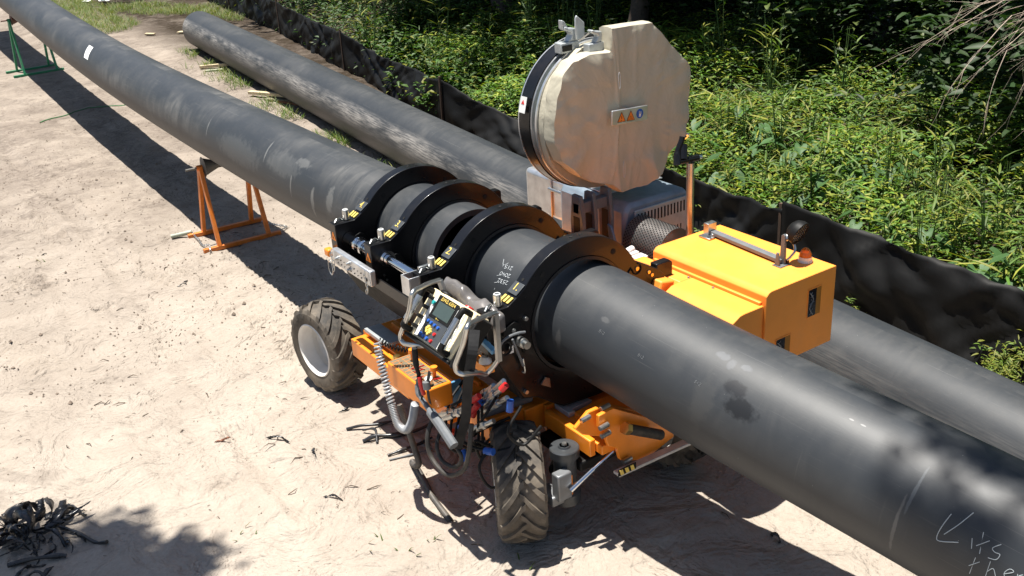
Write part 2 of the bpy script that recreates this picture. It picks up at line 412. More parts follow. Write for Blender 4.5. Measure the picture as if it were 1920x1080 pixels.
nx = len(xs); ff = [(j*nx+i, j*nx+i+1, (j+1)*nx+i+1, (j+1)*nx+i) for j in range(len(ys)-1) for i in range(nx-1)]
me = bpy.data.meshes.new('ground'); me.from_pydata(vv, [], ff)
link('ground', me, M_SAND, angle=180)['kind'] = 'structure'

# ------------------------------------------------------------------ pipes
def herm(kx, ky, t):
    m = np.gradient(ky, kx); i = int(min(max(np.searchsorted(kx, t)-1, 0), len(kx)-2)); h = kx[i+1]-kx[i]; s = (t-kx[i])/h
    return (2*s**3-3*s**2+1)*ky[i]+(s**3-2*s*s+s)*h*m[i]+(-2*s**3+3*s*s)*ky[i+1]+(s**3-s*s)*h*m[i+1]
KT = np.array([-9,-7.5,-6,-5,-4,-3,-2,-1,0,1,2,3.5,5,7,10,13,17,22.])
KN = np.array([.93,.75,.564,.435,.305,.17,.07,.01,-.017,-.028,-.024,-.011,.008,.043,.125,.231,.367,.538])
KZ = np.array([.42,.53,.68,.79,.901,1.003,1.103,1.148,1.163,1.159,1.153,1.143,1.138,1.147,1.199,1.277,1.377,1.503])
ZC = 1.145
def axis1(t): return Vector((herm(KT,KN,t), t, herm(KT,KZ,t)))
def rad1(t): return .302+.012*min(1,max(0,(t+1)/3))
def axis2(t): return Vector((interp(t,(-12,14),(1.19,3.082)), t, interp(t,(-12,-6.0,.26,6.5,12.8,16),(.17,.247,.358,.47,.581,.63))))
def pipe_mesh(axis, rad, t0, t1, wall=.037, step=.12, n=72):
    N = int((t1-t0)/step)+1; ts = [t0+(t1-t0)*i/N for i in range(N+1)]
    vs = []; fs = []; uvs = []
    def frame(t):
        T = (axis(t+.05)-axis(t-.05)).normalized(); X = T.cross(Vector((0,0,1))).normalized(); Z = X.cross(T); return axis(t), X, Z
    for t in ts:
        p, X, Z = frame(t); r = rad(t)
        for k in range(n): a = 2*math.pi*k/n; vs.append(p+r*(math.sin(a)*X+math.cos(a)*Z))
    for i in range(N):
        for k in range(n):
            k2 = (k+1) % n; fs.append((i*n+k, i*n+k2, (i+1)*n+k2, (i+1)*n+k))
            uvs += [(k/n,ts[i]),((k+1)/n,ts[i]),((k+1)/n,ts[i+1]),(k/n,ts[i+1])]
    base = len(vs)    # inner wall, 2.5 m deep at both ends, and the cut rings
    def inner(ta, tb, first):
        m = 10; b = len(vs)
        for j in range(m+1):
            t = ta+(tb-ta)*j/m; p, X, Z = frame(t); r = rad(t)-wall
            for k in range(n): a = 2*math.pi*k/n; vs.append(p+r*(math.sin(a)*X+math.cos(a)*Z))
        for j in range(m):
            for k in range(n):
                k2 = (k+1) % n; fs.append((b+j*n+k, b+(j+1)*n+k, b+(j+1)*n+k2, b+j*n+k2)); uvs.extend([(k/n,ts[0])]*4)
        o = 0 if first else N*n
        for k in range(n):
            k2 = (k+1) % n; fs.append((o+k, b+k, b+k2, o+k2)); uvs.extend([(k/n,ts[0])]*4)
    inner(t0, t0+2.5, True); inner(t1, t1-2.5, False)
    me = bpy.data.meshes.new('pipe'); me.from_pydata([tuple(v) for v in vs], [], fs)
    l = me.uv_layers.new(name='UVMap'); l.data.foreach_set('uv', [c for u in uvs for c in u]); me.update()
    bm = bmesh.new(); bm.from_mesh(me); bmesh.ops.recalc_face_normals(bm, faces=bm.faces); bm.to_mesh(me); bm.free()
    return me
def pipe_thing(name, label, axis, rad, t0, t1, mat):
    o = link(name, pipe_mesh(axis, rad, t0, t1), mat, angle=50); return tag(o, label, 'pipe')
P_FAR = pipe_thing('plastic_pipe', 'long dusty black pipe clamped in the machine and carried on sawhorses into the distance', axis1, rad1, -.985, 21.5, M_PIPEFAR)
P_NEAR = pipe_thing('plastic_pipe', 'clean black pipe reaching from the numbered clamps to the lower right corner', axis1, rad1, -8.9, -1.27, M_PIPENEAR)
P_GND = pipe_thing('plastic_pipe', 'scuffed black pipe lying on the ground between the machine and the black fabric fence', axis2, lambda t: .33, -11.5, 13.3, M_PIPEGROUND)
for o in (P_FAR, P_NEAR, P_GND): o['group'] = 'black polyethylene pipes'

def on_pipe(axis, rad, u, t, off=.0015):
    p = axis(t); T = (axis(t+.05)-axis(t-.05)).normalized(); X = T.cross(Vector((0,0,1))).normalized(); Z = X.cross(T); a = 2*math.pi*u
    n = math.sin(a)*X+math.cos(a)*Z; return p+(rad(t)+off)*n, T, n.cross(T)
def strokes(axis, rad, u0, t0, rot, size, polys, width, name, mat, parent, flip=1):
    """hand-drawn polylines (x right, y up in letter heights) laid on the pipe round (u0,t0); rot turns them"""
    b = MB()
    for pl in polys:
        pts = []
        pl2 = [p for p in smooth_path([(x,y,0) for x,y in pl], 4)] if len(pl) > 2 else [Vector((x,y,0)) for x,y in pl]
        for p in pl2:
            x, y = p.x*size*flip, p.y*size
            xr = x*math.cos(rot)-y*math.sin(rot); yr = x*math.sin(rot)+y*math.cos(rot)
            # xr runs towards -t (right in the photo), yr runs up round the pipe from the near side
            r = rad(t0); q, T, C = on_pipe(axis, rad, u0+yr/(2*math.pi*r), t0-xr, .0008); pts.append(q)
        b.tube(pts, width/2, 5)
    return b.build(name, mat, parent)
GL = {'0':[[(.5,.9),(.15,.7),(.15,.2),(.5,0),(.8,.3),(.8,.7),(.5,.9)]], '1':[[(.4,.95),(.4,0)]],
 '2':[[(.1,.75),(.35,.95),(.7,.8),(.6,.45),(.1,0),(.8,.02)]], '3':[[(.1,.85),(.5,.95),(.7,.7),(.35,.5),(.75,.3),(.5,0),(.1,.1)]],
 '4':[[(.3,.95),(.1,.4),(.8,.4)],[(.6,.8),(.55,0)]], '5':[[(.75,.95),(.25,.9),(.2,.55),(.6,.55),(.7,.2),(.4,0),(.1,.1)]],
 'i':[[(.3,.6),(.25,0)]], 't':[[(.45,1.),(.3,0)],[(.05,.55),(.7,.72)]], 's':[[(.7,.6),(.3,.62),(.25,.38),(.6,.25),(.45,0),(.1,.05)]],
 'h':[[(.3,1.),(.1,0)],[(.12,.3),(.45,.5),(.5,0)]], 'e':[[(.15,.3),(.6,.38),(.45,.58),(.15,.4),(.2,.08),(.6,.08)]], 'n':[[(.15,.5),(.1,0)],[(.12,.3),(.45,.5),(.5,0)]],
 'r':[[(.15,.5),(.1,0)],[(.12,.3),(.35,.5),(.6,.45)]]}
def word(t, dx=0, dy=0, adv=.95): return [[(x+dx+i*adv, y+dy) for x, y in pl] for i, ch in enumerate(t) if ch != ' ' for pl in GL[ch]]
# figures marked between clamps 2 and 1, upside down for the camera
strokes(axis1, rad1, .86, -1.625, math.pi+.12, .022, word('2532',-2,2.2)+word('2040',-2,.4)+word('215',-1.6,-1.6), .0026, 'marker_writing', M_CHALK, P_NEAR)
strokes(axis1, rad1, .835, -1.585, .05, .045, [[(0,-1.6),(0,1.6)],[(-.45,2.3),(0,1.6),(.6,2.1)],[(-.25,.1),(.3,.35)],[(-.25,-.8),(.25,-.6)]], .0022, 'marker_line', M_CHALK, P_NEAR)
# arrow and words near the lower right corner
def trace(polys, width, name):
    b = MB()
    for pl in polys:
        q = [on_pipe(axis1, rad1, u, t, .0008)[0] for u, t in ([(p.x,p.y) for p in smooth_path([(u,t,0) for u,t in pl],4)] if len(pl) > 2 else pl)]; b.tube(q, width/2, 5)
    return b.build(name, plain('thin_marker',(.36,.40,.42),.7), P_NEAR)
trace([[(.8696,-4.2045),(.8362,-4.1797),(.8036,-4.1475)],[(.847,-4.1404),(.8153,-4.1297),(.7917,-4.1277),(.7863,-4.1418),(.8033,-4.2032)]], .0036, 'marker_arrow')
trace([[(.8246,-4.2393),(.805,-4.2517)],[(.8451,-4.264),(.8037,-4.2828)],[(.8149,-4.2619),(.8362,-4.2945)],[(.8405,-4.333),(.8266,-4.3134),(.8214,-4.3249),(.8218,-4.3436),(.8093,-4.3389),(.8049,-4.313)]], .003, 'marker_writing')
trace([[(.7928,-4.2755),(.7543,-4.2756)],[(.77,-4.2645),(.7889,-4.2932)],[(.8005,-4.3253),(.7658,-4.3285)],[(.7784,-4.3273),(.7903,-4.3425),(.7769,-4.3605)],[(.7914,-4.3798),(.8044,-4.406),(.8064,-4.3917),(.7934,-4.3807),(.783,-4.3954),(.7915,-4.4172)],[(.8048,-4.4206),(.7913,-4.4266),(.8022,-4.4259),(.8089,-4.4364)]], .003, 'marker_writing')
for t, u in ((-2.36,.835),(-2.62,.83),(-2.95,.84)):
    strokes(axis1, rad1, u, t, -.05, .014, word('512',0,0,.9), .0011, 'printed_line', plain('faded_print',(.22,.23,.24),.7), P_NEAR)
def sticker(axis, rad, u, t, w, h, name, mat, parent, skew=0, bend=6):
    b = MB(); g = []
    for i in range(bend+1):
        row = []
        for j in range(2):
            q, T, C = on_pipe(axis, rad, u+(i/bend-.5)*h/(2*math.pi*rad(t)), t+(j-.5)*w+skew*(i/bend-.5), .002); row.append(b.b.verts.new(q))
        g.append(row)
    for i in range(bend): b.b.faces.new((g[i][0],g[i][1],g[i+1][1],g[i+1][0]))
    return b.build(name, mat, parent)
sticker(axis1, rad1, .86, 7.66, .22, .17, 'paper_tag', M_PAPER, P_FAR, .06)

# ------------------------------------------------------------------ butt fusion machine
MACH = thing('pipe_fusion_machine', 'orange wheeled pipe fusion machine with four black numbered ring clamps, engine and amber cabinet', 'fusion machine', (0,-1.2,0))
JT = {'1':-2.055, '2':-1.405, '3':-.815, '4':-.335}      # near face of each clamp
JW = .085
def jaw_outline():
    pts = [(-.59,.185),(-.455,.185),(-.405,.215)]
    a0, a1 = R(143), R(28)
    for i in range(40):
        a = a0+(a1-a0)*i/39; pts.append((.432*math.cos(a), .432*math.sin(a)))
    pts += [(.46,.155),(.55,.105),(.60,.06),(.60,-.06),(.55,-.25),(.40,-.50),(.11,-.525),(-.13,-.508),(-.30,-.388),(-.395,-.361),(-.547,-.09),(-.59,-.05)]
    return pts
def star_ring(outline, bore, n=144):
    """outer points sampled round a star-shaped outline, with the bore circle"""
    A = [math.atan2(z,x) for x,z in outline]; base = [2*math.pi*k/n-math.pi for k in range(n)]
    angs = sorted(set(base+A)); out = []; last = None
    for a in angs:
        if last is not None and a-last < .004 and a not in A: continue
        last = a; best = None; dx, dz = math.cos(a), math.sin(a)
        for (x1,z1),(x2,z2) in zip(outline, outline[1:]+outline[:1]):
            ex, ez = x2-x1, z2-z1; den = dx*ez-dz*ex
            if abs(den) < 1e-9: continue
            t = (x1*ez-z1*ex)/den; s = (x1*dz-z1*dx)/den
            if t > 0 and -1e-6 <= s <= 1+1e-6 and (best is None or t > best): best = t
        out.append((a, best))
    return out
def ring_plate(outline, bore, y0, y1):
    o = star_ring(outline, bore); b = MB(); rows = []
    for a, r in o:
        c, s = math.cos(a), math.sin(a)
        rows.append([b.b.verts.new((rr*c, y, ZC+rr*s)) for rr, y in ((r,y0),(r,y1),(bore,y1),(bore,y0))])
    for A, B in zip(rows, rows[1:]+rows[:1]):
        for k in range(4): b.b.faces.new((A[k],A[(k+1)%4],B[(k+1)%4],B[k]))
    return b
def circle_arc(cx, cz, r, a0, a1, y, n=14): return [(cx+r*math.cos(R(a0+(a1-a0)*i/n)), y, cz+r*math.sin(R(a0+(a1-a0)*i/n))) for i in range(n+1)]
for num, y in JT.items():
    j = ring_plate(jaw_outline(), .324, y, y+JW).build('ring_clamp', M_BLACK, MACH, label='black ring clamp numbered '+num, angle=25)
    bevel(j, .004)
    # insert shells gripping the pipe
    b = MB(); b.lathe([(.3235,y-.006),(.3235,y+JW+.006),(.306,y+JW+.006),(.306,y-.006),(.3235,y-.006)], (0,0,ZC), 'y', 96)
    b.build('clamp_insert', plain('black_worn_insert',(.03,.03,.032),.3,.5), j)
    # number plate and hazard stripes on the shoulder
    s0 = Vector((-.407,0,ZC+.2165)); s1 = Vector((-.345,0,ZC+.262)); up = (s1-s0).normalized()
    nrm = Vector((-up.z,0,up.x)); ym = y+JW/2
    M = basis(s0+(s1-s0)*.62+nrm*.008+Vector((0,ym,0)), (0,-1,0), up)
    b = MB(); b.box(-.040,.040,-.036,.036,-.006,.0,M); b.build('number_plate', M_DKGREY, j, bev=.002)
    b = MB(); b.text(num+'.', .062, M@Matrix.Translation((.0,.006,.0012))@Matrix.Rotation(R(0),4,'Z')); b.build('clamp_number', M_YEL, j, smooth=False)
    b = MB(); M2 = basis(Vector((-.428,ym,ZC+.203)), (0,-1,0), (.05,0,.033))
    for i in range(3): b.prism([(-.040+.028*i,-.020),(-.024+.028*i,-.020),(-.018+.028*i,.020),(-.034+.028*i,.020)], 'z', .004, .009, M2)
    b.build('hazard_stripe', M_YEL, j)
    # threaded post knob, recess and screws on the flat lug
    b = MB(); b.lathe([(0,.256),(.012,.256),(.014,.250),(.0205,.250),(.0215,.246),(.0215,.19),(0,.19)], (-.488,ym,ZC), 'z', 24); k = b.build('post_knob', M_STEEL, j)
    b = MB(); b.lathe([(.009,.2535),(.014,.2570),(.018,.2535)], (-.488,ym,ZC), 'z', 20); b.build('knob_socket', M_WHITE, k)
    b = MB(); b.box(-.583,-.515,y+.012,y+JW-.012,ZC+.183,ZC+.187); b.build('lug_recess', M_BLACKM, j)
    b = MB(); b.tube([(-.58,y+.02,ZC+.192),(-.56,y+.03,ZC+.208),(-.53,y+.045,ZC+.205),(-.515,y+.05,ZC+.190)],.006,8); b.build('lug_clip', M_STEEL, j)
    b = MB()
    for ox, oz, rr in ((-.52,-.02,.008),(-.505,-.055,.008),(-.395,.0,.007),(-.39,-.03,.007)): b.lathe([(0,y-.004),(rr,y-.004),(rr,y+.002)], (ox,0,ZC+oz), 'y', 12)
    b.build('screw_head', M_STEEL, j)
    # holes: rim bores and face bores
    b = MB()
    for a in (139, 92, 84):
        d = Vector((math.cos(R(a)),0,math.sin(R(a)))); p = Vector((0,ym,ZC))+d*.4305
        b.tube([p, p+d*.0035], .009, 14)
    for a, rr in ((128,.376),(52,.376)):
        p = Vector((.376*math.cos(R(a)),y-.002,ZC+.376*math.sin(R(a)))); b.tube([p,p+Vector((0,.004,0))],.016,16)
    b.build('bore_hole', plain('deep_black',(.002,.002,.002),.9), j)
    # latch hook at the hinge side
    b = MB(); b.tube(circle_arc(.395,ZC+.150,.030,80,-170,y-.001), .0055, 6); b.tube([(.365,y-.001,ZC+.145),(.352,y-.001,ZC+.165),(.338,y-.001,ZC+.150),(.330,y-.001,ZC+.135)],.006,6)
    b.build('latch_groove', M_BLACKM, j)
    b = MB()
    for px_, pz, rr in ((.397,.150,.014),(.482,.105,.012),(.505,.082,.012)): b.lathe([(0,y-.006),(rr*.8,y-.006),(rr,y-.003),(rr,y+.001)], (px_,0,ZC+pz), 'y', 18)
    b.build('hinge_pin', M_BRASS, j)
    # hinge ear with eye at the right
    b = MB(); b.tube(circle_arc(.635,ZC+.03,.028,0,345,y+.03,16), .010, 8, closed=False); b.build('lifting_eye', M_ORANGE, j)
    b = MB(); b.prism([(.56,.10),(.66,.10),(.68,.085),(.68,-.02),(.56,-.05)], 'y', y+.02, y+.075, Matrix.Translation((0,0,ZC+.02))); b.build('hinge_block', M_BLACK, j, bev=.006)
    # warning triangle on the left face
    b = MB(); b.prism([(-.030,-.024),(.030,-.024),(0,.030)], 'z', 0, .0018, basis((-.5905,ym,ZC+.10),(0,-1,0),(0,0,1))); t3 = b.build('warning_triangle', M_ORDEC, j)
    b = MB(); b.text('A', .034, basis((-.5925,ym,ZC+.094),(0,-1,0),(0,0,1))); b.build('triangle_mark', M_BLACKM, t3, smooth=False)
    # clamp release arm hanging on the near face
    b = MB(); b.prism([(-.50,.075),(-.43,.10),(-.40,.085),(-.375,.03),(-.36,-.08),(-.38,-.10),(-.41,-.02),(-.44,.045),(-.50,.035)], 'y', y-.014, y-.001, Matrix.Translation((0,0,ZC))); b.build('release_arm', M_BLACKM, j, bev=.003)
# guide cylinders on the left
b = MB(); b.cyl((-.50,-.72,1.215),(-.50,-.34,1.215),.034,24); b.build('guide_rod', M_CHROME, MACH)
b = MB(); b.cyl((-.50,-1.39,1.235),(-.50,-.83,1.235),.030,24); b.build('guide_rod', M_CHROME, MACH)
b = MB()
for y in (-.56,-.48): b.lathe([(.036,y-.012),(.052,y-.012),(.052,y+.012),(.036,y+.012)], (-.50,0,1.215), 'y', 28)
b.lathe([(.033,-.85),(.05,-.85),(.05,-.81),(.033,-.81)], (-.50,0,1.235), 'y', 28)
b.build('cylinder_collar', M_CHROME, MACH)
b = MB(); b.cyl((-.50,-.34,1.215),(-.50,-.255,1.215),.052,24); b.build('hydraulic_cylinder', M_BLACK, MACH)
b = MB(); b.cyl((.50,-1.39,1.0),(.50,-.05,1.0),.034,24); b.build('guide_rod', M_CHROME, MACH)
# bright block at the end of the rod, open box section
b = MB(); x0,x1,y0,y1,z0,z1 = -.655,-.555,-1.395,-1.305,1.215,1.325
for a in ((x0,x0+.006,y0,y1,z0,z1),(x1-.006,x1,y0,y1,z0,z1),(x0+.006,x1-.006,y0,y0+.006,z0,z1),(x0+.006,x1-.006,y1-.006,y1,z0,z1)): b.box(*a)
b.build('stop_block', M_ALU, MACH, bev=.001)
b = MB(); b.box(-.55,-.47,-1.33,-1.31,1.24,1.345); b.build('block_bracket', M_STEEL, MACH, bev=.002)
# perforated alloy rail outside clamps 4 and 3
b = MB(); b.box(-.668,-.628,-.93,-.42,1.125,1.225); al = b.build('alloy_rail', M_ALU, MACH, bev=.008)
b = MB()
for i in range(9):
    for zz in (1.15,1.18):
        y = -.86+.045*i; b.tube([(-.6685,y,zz),(-.672,y,zz)],.0045 if (i+int(zz*100))%2 else .003,8)
b.tube([(-.669,-.88,1.16),(-.672,-.88,1.16)],.012,12)
b.build('rail_hole', M_BLACKM, al)
b = MB()
for y, z in ((-.66,1.155),(-.66,1.195),(-.50,1.18)): b.lathe([(0,-.690),(.009,-.690),(.009,-.676),(.014,-.676),(.014,-.668)],(0,y,z),'x',14)
b.build('rail_bolt', M_STEEL, al)
b = MB()
for y0_ in (-.455,-.905):
    for i in range(6):
        p = Vector((-.685,y0_+.012*math.sin(i*1.3),1.215-i*.024)); A = R(90*(i%2))
        b.tube([p+Vector((math.sin(A)*.006*math.cos(a),math.cos(A)*.006*math.cos(a)+0,.016*math.sin(a))) for a in [k*math.pi/5 for k in range(10)]],.0028,6,closed=True)
b.build('pin_chain', M_STEEL, MACH)
b = MB(); b.tube([(-.69,-.42+.03*math.sin(a),1.10+.05*math.cos(a)) for a in [k*math.pi/9 for k in range(18)]],.003,6,closed=True); b.build('lynch_ring', M_STEEL, MACH)
b = MB(); b.box(-.645,-.60,-.30,-.235,1.115,1.165); b.build('corner_cap', M_ORANGE, MACH, bev=.01)

# black base trough carrying the clamps
b = MB(); b.prism([(-.556,1.07),(-.402,.778),(-.304,.750),(-.134,.630),(.11,.613),(.35,.63),(.50,.80),(.47,.80),(.33,.66),(-.12,.66),(-.29,.78),(-.385,.81),(-.53,1.07)], 'y', -2.05, -.18); b.build('base_trough', M_BLACKM, MACH)
b = MB(); b.box(-.568,-.558,-1.96,-.19,1.045,1.12); b.build('side_plate', M_BLACK, MACH, bev=.002)
b = MB(); b.box(-.135,-.09,-2.10,-1.97,.578,.609); b.box(-.089,.05,-2.07,-1.97,.580,.606); b.build('bearing_block', M_SILVP, MACH, bev=.003)
b = MB(); b.prism([(.40,.80),(.55,.80),(.62,1.18),(.52,1.20)], 'y', -2.12, -.2); b.build('hinge_beam', M_BOXPAINT, MACH, bev=.01)
for y in (-1.26,-.70): 
    b = MB(); b.prism([(.40,ZC+.13),(.62,ZC+.03),(.66,ZC-.25),(.5,ZC-.2)], 'y', y-.03, y+.0); b.build('hinge_arm', M_BOXPAINT, MACH, bev=.006)
# fittings on the near face of clamp 1
b = MB(); b.lathe([(0,-2.15),(.020,-2.15),(.020,-2.12),(.027,-2.12),(.027,-2.06)],(-.413,0,1.135),'y',24); b.build('hose_coupler', M_STEEL, MACH)
b = MB(); b.tube(smooth_path([(-.54,-2.08,1.10),(-.535,-2.09,1.16),(-.50,-2.10,1.19),(-.44,-2.10,1.195),(-.385,-2.09,1.18)]),.007,8); b.build('grab_loop', M_GREY, MACH)
b = MB(); b.tube([(-.50+.032*math.cos(a),-2.08,1.12+.036*math.sin(a)) for a in [k*math.pi/8 for k in range(16)]],.005,8,closed=True); b.build('hose_ring', M_BLACKM, MACH)
b = MB(); b.bar((-.458,-2.08,1.16),(-.40,-2.08,.985),.013,.010); b.build('lock_lever', M_GREY, MACH)
b = MB(); b.box(-.474,-.450,-2.075,-2.071,1.08,1.12); d_ = b.build('info_sticker', M_WHITE, MACH)
b = MB(); b.text('2',.026,basis((-.462,-2.0755,1.10),(1,0,0),(0,0,1))); b.build('sticker_mark', M_DKGREY, d_, smooth=False)
b = MB(); b.tube([(-.415,-2.08,1.02),(-.400,-2.08,1.03),(-.392,-2.08,.96),(-.395,-2.08,.945),(-.408,-2.08,.955)],.006,8); b.build('steel_hook', M_STEEL, MACH)
b = MB(); b.prism([(-.287,.83),(-.257,.864),(-.232,.848),(-.226,.79)], 'y', -2.072, -2.063); b.build('wear_patch', M_STEEL, MACH)
b = MB()
for x, z in ((-.382,.82),(-.44,1.20),(-.36,1.24)): b.lathe([(0,-2.075),(.011,-2.075),(.013,-2.058)],(x,0,z),'y',14)
b.build('bolt_head', M_STEEL, MACH)

# orange chassis
b = MB(); b.box(-.53,-.30,-1.58,-.42,.47,.615); b.box(.30,.50,-2.0,-.2,.46,.595); b.box(-.299,.299,-.60,-.42,.47,.61); b.box(-.299,.299,-1.92,-1.60,.45,.605); ch = b.build('chassis', M_ORANGE, MACH, bev=.006)
b = MB(); b.box(-.46,-.44,-1.55,-.50,.6155,.64); b.box(-.36,-.34,-1.55,-.50,.6155,.64); b.build('chassis_rail', M_ORANGE, ch, bev=.003)
b = MB(); b.box(-.64,-.532,-1.20,-.46,.48,.60); b.box(-.60,-.532,-1.60,-1.21,.48,.61); b.build('side_step', M_ORANGE, MACH, bev=.006)
b = MB(); b.prism([(-.525,.62),(-.20,.605),(-.20,.47),(-.525,.475)], 'y', -1.90, -1.60); b.build('tool_box', M_ORANGE, MACH, bev=.006)
b = MB(); b.box(-.18,-.165,-1.95,-1.925,.44,.60); b.box(-.164,.40,-1.95,-1.925,.50,.60); b.prism([(-.164,.50),(.20,.40),(.40,.30),(.40,.50)],'y',-1.95,-1.93); b.build('cross_member', M_ORANGE, MACH, bev=.003)
b = MB(); b.box(-.175,.30,-2.43,-1.955,.52,.575); b.box(-.215,-.177,-2.38,-1.98,.50,.60); b.build('front_frame', M_ORANGE, MACH, bev=.006)
b = MB(); b.box(-.25,.45,-2.34,-1.96,.40,.46); b.build('front_axle_beam', M_BLACKM, MACH, bev=.01)
# near end: folding orange support plate with handle and rail
b = MB(); b.prism([(-.215,.79),(-.12,.80),(.10,.66),(.30,.50),(.30,.455),(.10,.398),(-.03,.44),(-.08,.47),(-.10,.55),(-.155,.585),(-.17,.63),(-.16,.67),(-.215,.72)], 'y', -2.46, -2.435); b.build('support_plate', M_ORANGE, MACH, bev=.004)
b = MB(); b.prism([(-.33,.735),(-.24,.80),(-.12,.80),(.12,.66),(.02,.60),(-.16,.62),(-.28,.68)], 'y', -2.41, -2.385); b.build('support_plate', M_ORANGE, MACH, bev=.006)
b = MB(); b.prism([(-.10,.50),(-.10,.60),(.05,.62),(.35,.60),(.35,.45)], 'y', -2.38, -2.10); b.build('swing_beam', M_ORANGE, MACH, bev=.006)
b = MB(); b.cyl((-.07,-2.52,.685),(.15,-2.52,.56),.028,20); hd = b.build('rubber_handle', M_RUBBER, MACH)
b = MB(); b.cyl((-.10,-2.52,.702),(-.071,-2.52,.6855),.033,6); b.build('handle_nut', M_BRASS, hd)
b = MB()
for x, y, z in ((-.27,-2.42,.775),(-.15,-2.43,.80),(-.20,-2.48,.73),(-.19,-2.48,.68),(-.05,-2.48,.465)): b.cyl((x-.028,y,z),(x+.028,y,z+.006),.014,10)
b.build('clevis_pin', M_STEEL, MACH)
b = MB(); b.bar((-.14,-2.50,.43),(.42,-2.50,.415),.05,.018); b.build('front_rail', plain('pale_worn_rail',(.55,.53,.50),.5,.2,dust=.6), MACH, bev=.003)
b = MB()
for i in range(3): b.prism([(-.135+i*.036,.437),(-.115+i*.036,.437),(-.125+i*.036,.468),(-.145+i*.036,.468)],'y',-2.534,-2.530)
b.build('hazard_mark', M_YEL, MACH)
b = MB(); b.box(-.15,-.03,-2.53,-2.526,.433,.472); b.build('hazard_plate', M_BLACKM, MACH)
# steering knuckle, tie rod
b = MB(); b.lathe([(0,.56),(.03,.56),(.035,.55),(.075,.55),(.08,.545),(.08,.50),(.062,.49),(.062,.30),(.08,.28),(.08,.22),(0,.22)], (-.30,-2.27,0), 'z', 32); kn = b.build('steering_knuckle', plain('dark_grey_casting',(.05,.055,.06),.4,.3,dust=.2), MACH)
b = MB(); b.lathe([(0,.572),(.014,.572),(.016,.560),(.028,.560),(.028,.556)],(-.30,-2.27,0),'z',6); b.build('knuckle_nut', M_STEEL, kn)
b = MB(); b.box(-.42,-.33,-2.37,-2.31,.30,.46); b.box(-.44,-.36,-2.34,-2.20,.26,.32); b.build('knuckle_arm', plain('mid_grey_metal',(.20,.21,.22),.4,.4,dust=.2), MACH, bev=.008)
b = MB(); b.cyl((-.355,-2.385,.36),(-.21,-2.40,.44),.015,14); b.cyl((-.21,-2.40,.44),(.02,-2.42,.555),.010,12); b.build('steering_rod', M_CHROME, MACH)
b = MB(); b.box(-.345,-.315,-2.352,-2.33,.30,.42); b.build('orange_spacer', M_ORANGE, MACH)
b = MB(); b.cyl((-.30,-2.2,.36),(.1,-1.9,.40),.05,16); b.build('axle', M_BLACKM, MACH); b = MB(); b.cyl((-.6,-.05,.33),(.6,-.05,.33),.05,16); b.build('axle', M_BLACKM, MACH)

# wheels
def tyre_mesh(Rr=.345, W=.29, n=64):
    b = MB(); h = W/2
    prof = [(.205,-h*.80),(.215,-h*.93),(.26,-h*1.0),(.30,-h*.97),(.322,-h*.86),(.330,-h*.6),(.334,-h*.25),(.335,0)]
    prof = prof+[(r,-x) for r,x in prof[-2::-1]]; prof.append(prof[0])
    b.lathe(prof, (0,0,0), 'x', n)
    def surf(u):   # radius of the tread at half-width fraction u
        return float(np.interp(u, (0,.6,.86,1.0,1.03), (.335,.330,.320,.295,.262)))
    NL = 17
    for k in range(NL):
        for sgn in (-1,1):
            a0 = 2*math.pi*(k+(.5 if sgn > 0 else 0))/NL; st = []
            for i in range(8):
                u = -.10+1.12*i/7; uu = max(0,u); a = a0+.52*max(0,u)**.85
                r0 = surf(uu); hgt = .022 if i < 6 else (.018 if i == 6 else .010); wd = .019+.004*uu
                rb = r0-.012; rt = r0+hgt; x = sgn*h*min(u,1.01)
                if u < 0: x = sgn*h*u
                st.append([b.b.verts.new((x, rr*math.cos(a+da), rr*math.sin(a+da))) for rr, da in ((rb,-wd/r0),(rt,-wd*.85/r0),(rt,wd*.85/r0),(rb,wd/r0))])
            for A, B in zip(st, st[1:]):
                for q in range(3): b.b.faces.new((A[q],A[q+1],B[q+1],B[q]))
            b.b.faces.new(st[0]); b.b.faces.new(list(reversed(st[-1])))
    return b
def make_wheel():
    t = thing('wheel', None, None); t.parent = MACH; t.matrix_parent_inverse = WL[MACH.name].inverted()
    WL[t.name] = Matrix()
    tyre_mesh().build('tyre', M_TYRE, t, local=True, angle=28)
    b = MB(); b.lathe([(.200,-.120),(.214,-.134),(.206,-.140),(.196,-.128),(.190,-.11),(.186,.02),(.165,.05),(.12,.058),(.07,.045),(0,.045)], (0,0,0), 'x', 48)
    b.lathe([(.206,.12),(.20,.10),(.18,-.03)], (0,0,0), 'x', 48)
    b.build('rim', M_RIM, t, local=True, angle=50)
    b = MB(); b.lathe([(0,-.02),(.035,-.02),(.045,-.005),(.045,.045)], (0,0,0), 'x', 20)
    for k in range(5): a = 2*math.pi*k/5; b.lathe([(0,.030),(.012,.030),(.012,.055)], (0,.095*math.cos(a),.085*math.sin(a)), 'x', 6)
    b.build('hub', plain('rusty_hub',(.20,.15,.11),.6,dust=.4), t, local=True)
    return t
w0 = make_wheel(); WP = [((-.58,.08,.325), 8), ((-.49,-2.10,.325), -30), ((.66,-.05,.335), 188), ((.60,-2.10,.335), 176)]
for i, (p, a) in enumerate(WP):
    o = w0 if i == 0 else w0.copy()
    if i:
        COL.objects.link(o)
        for ch_ in w0.children: c_ = ch_.copy(); COL.objects.link(c_); c_.parent = o
    o.scale = (.91,)*3; o.location = p; o.rotation_euler = (R(17*i), 0, R(a)); o.rotation_mode = 'XYZ'
    o['group'] = 'wheels of the machine'
for o in [x for x in COL.objects if x.name.startswith('wheel')]: o.rotation_euler = (0,0,o.rotation_euler[2])

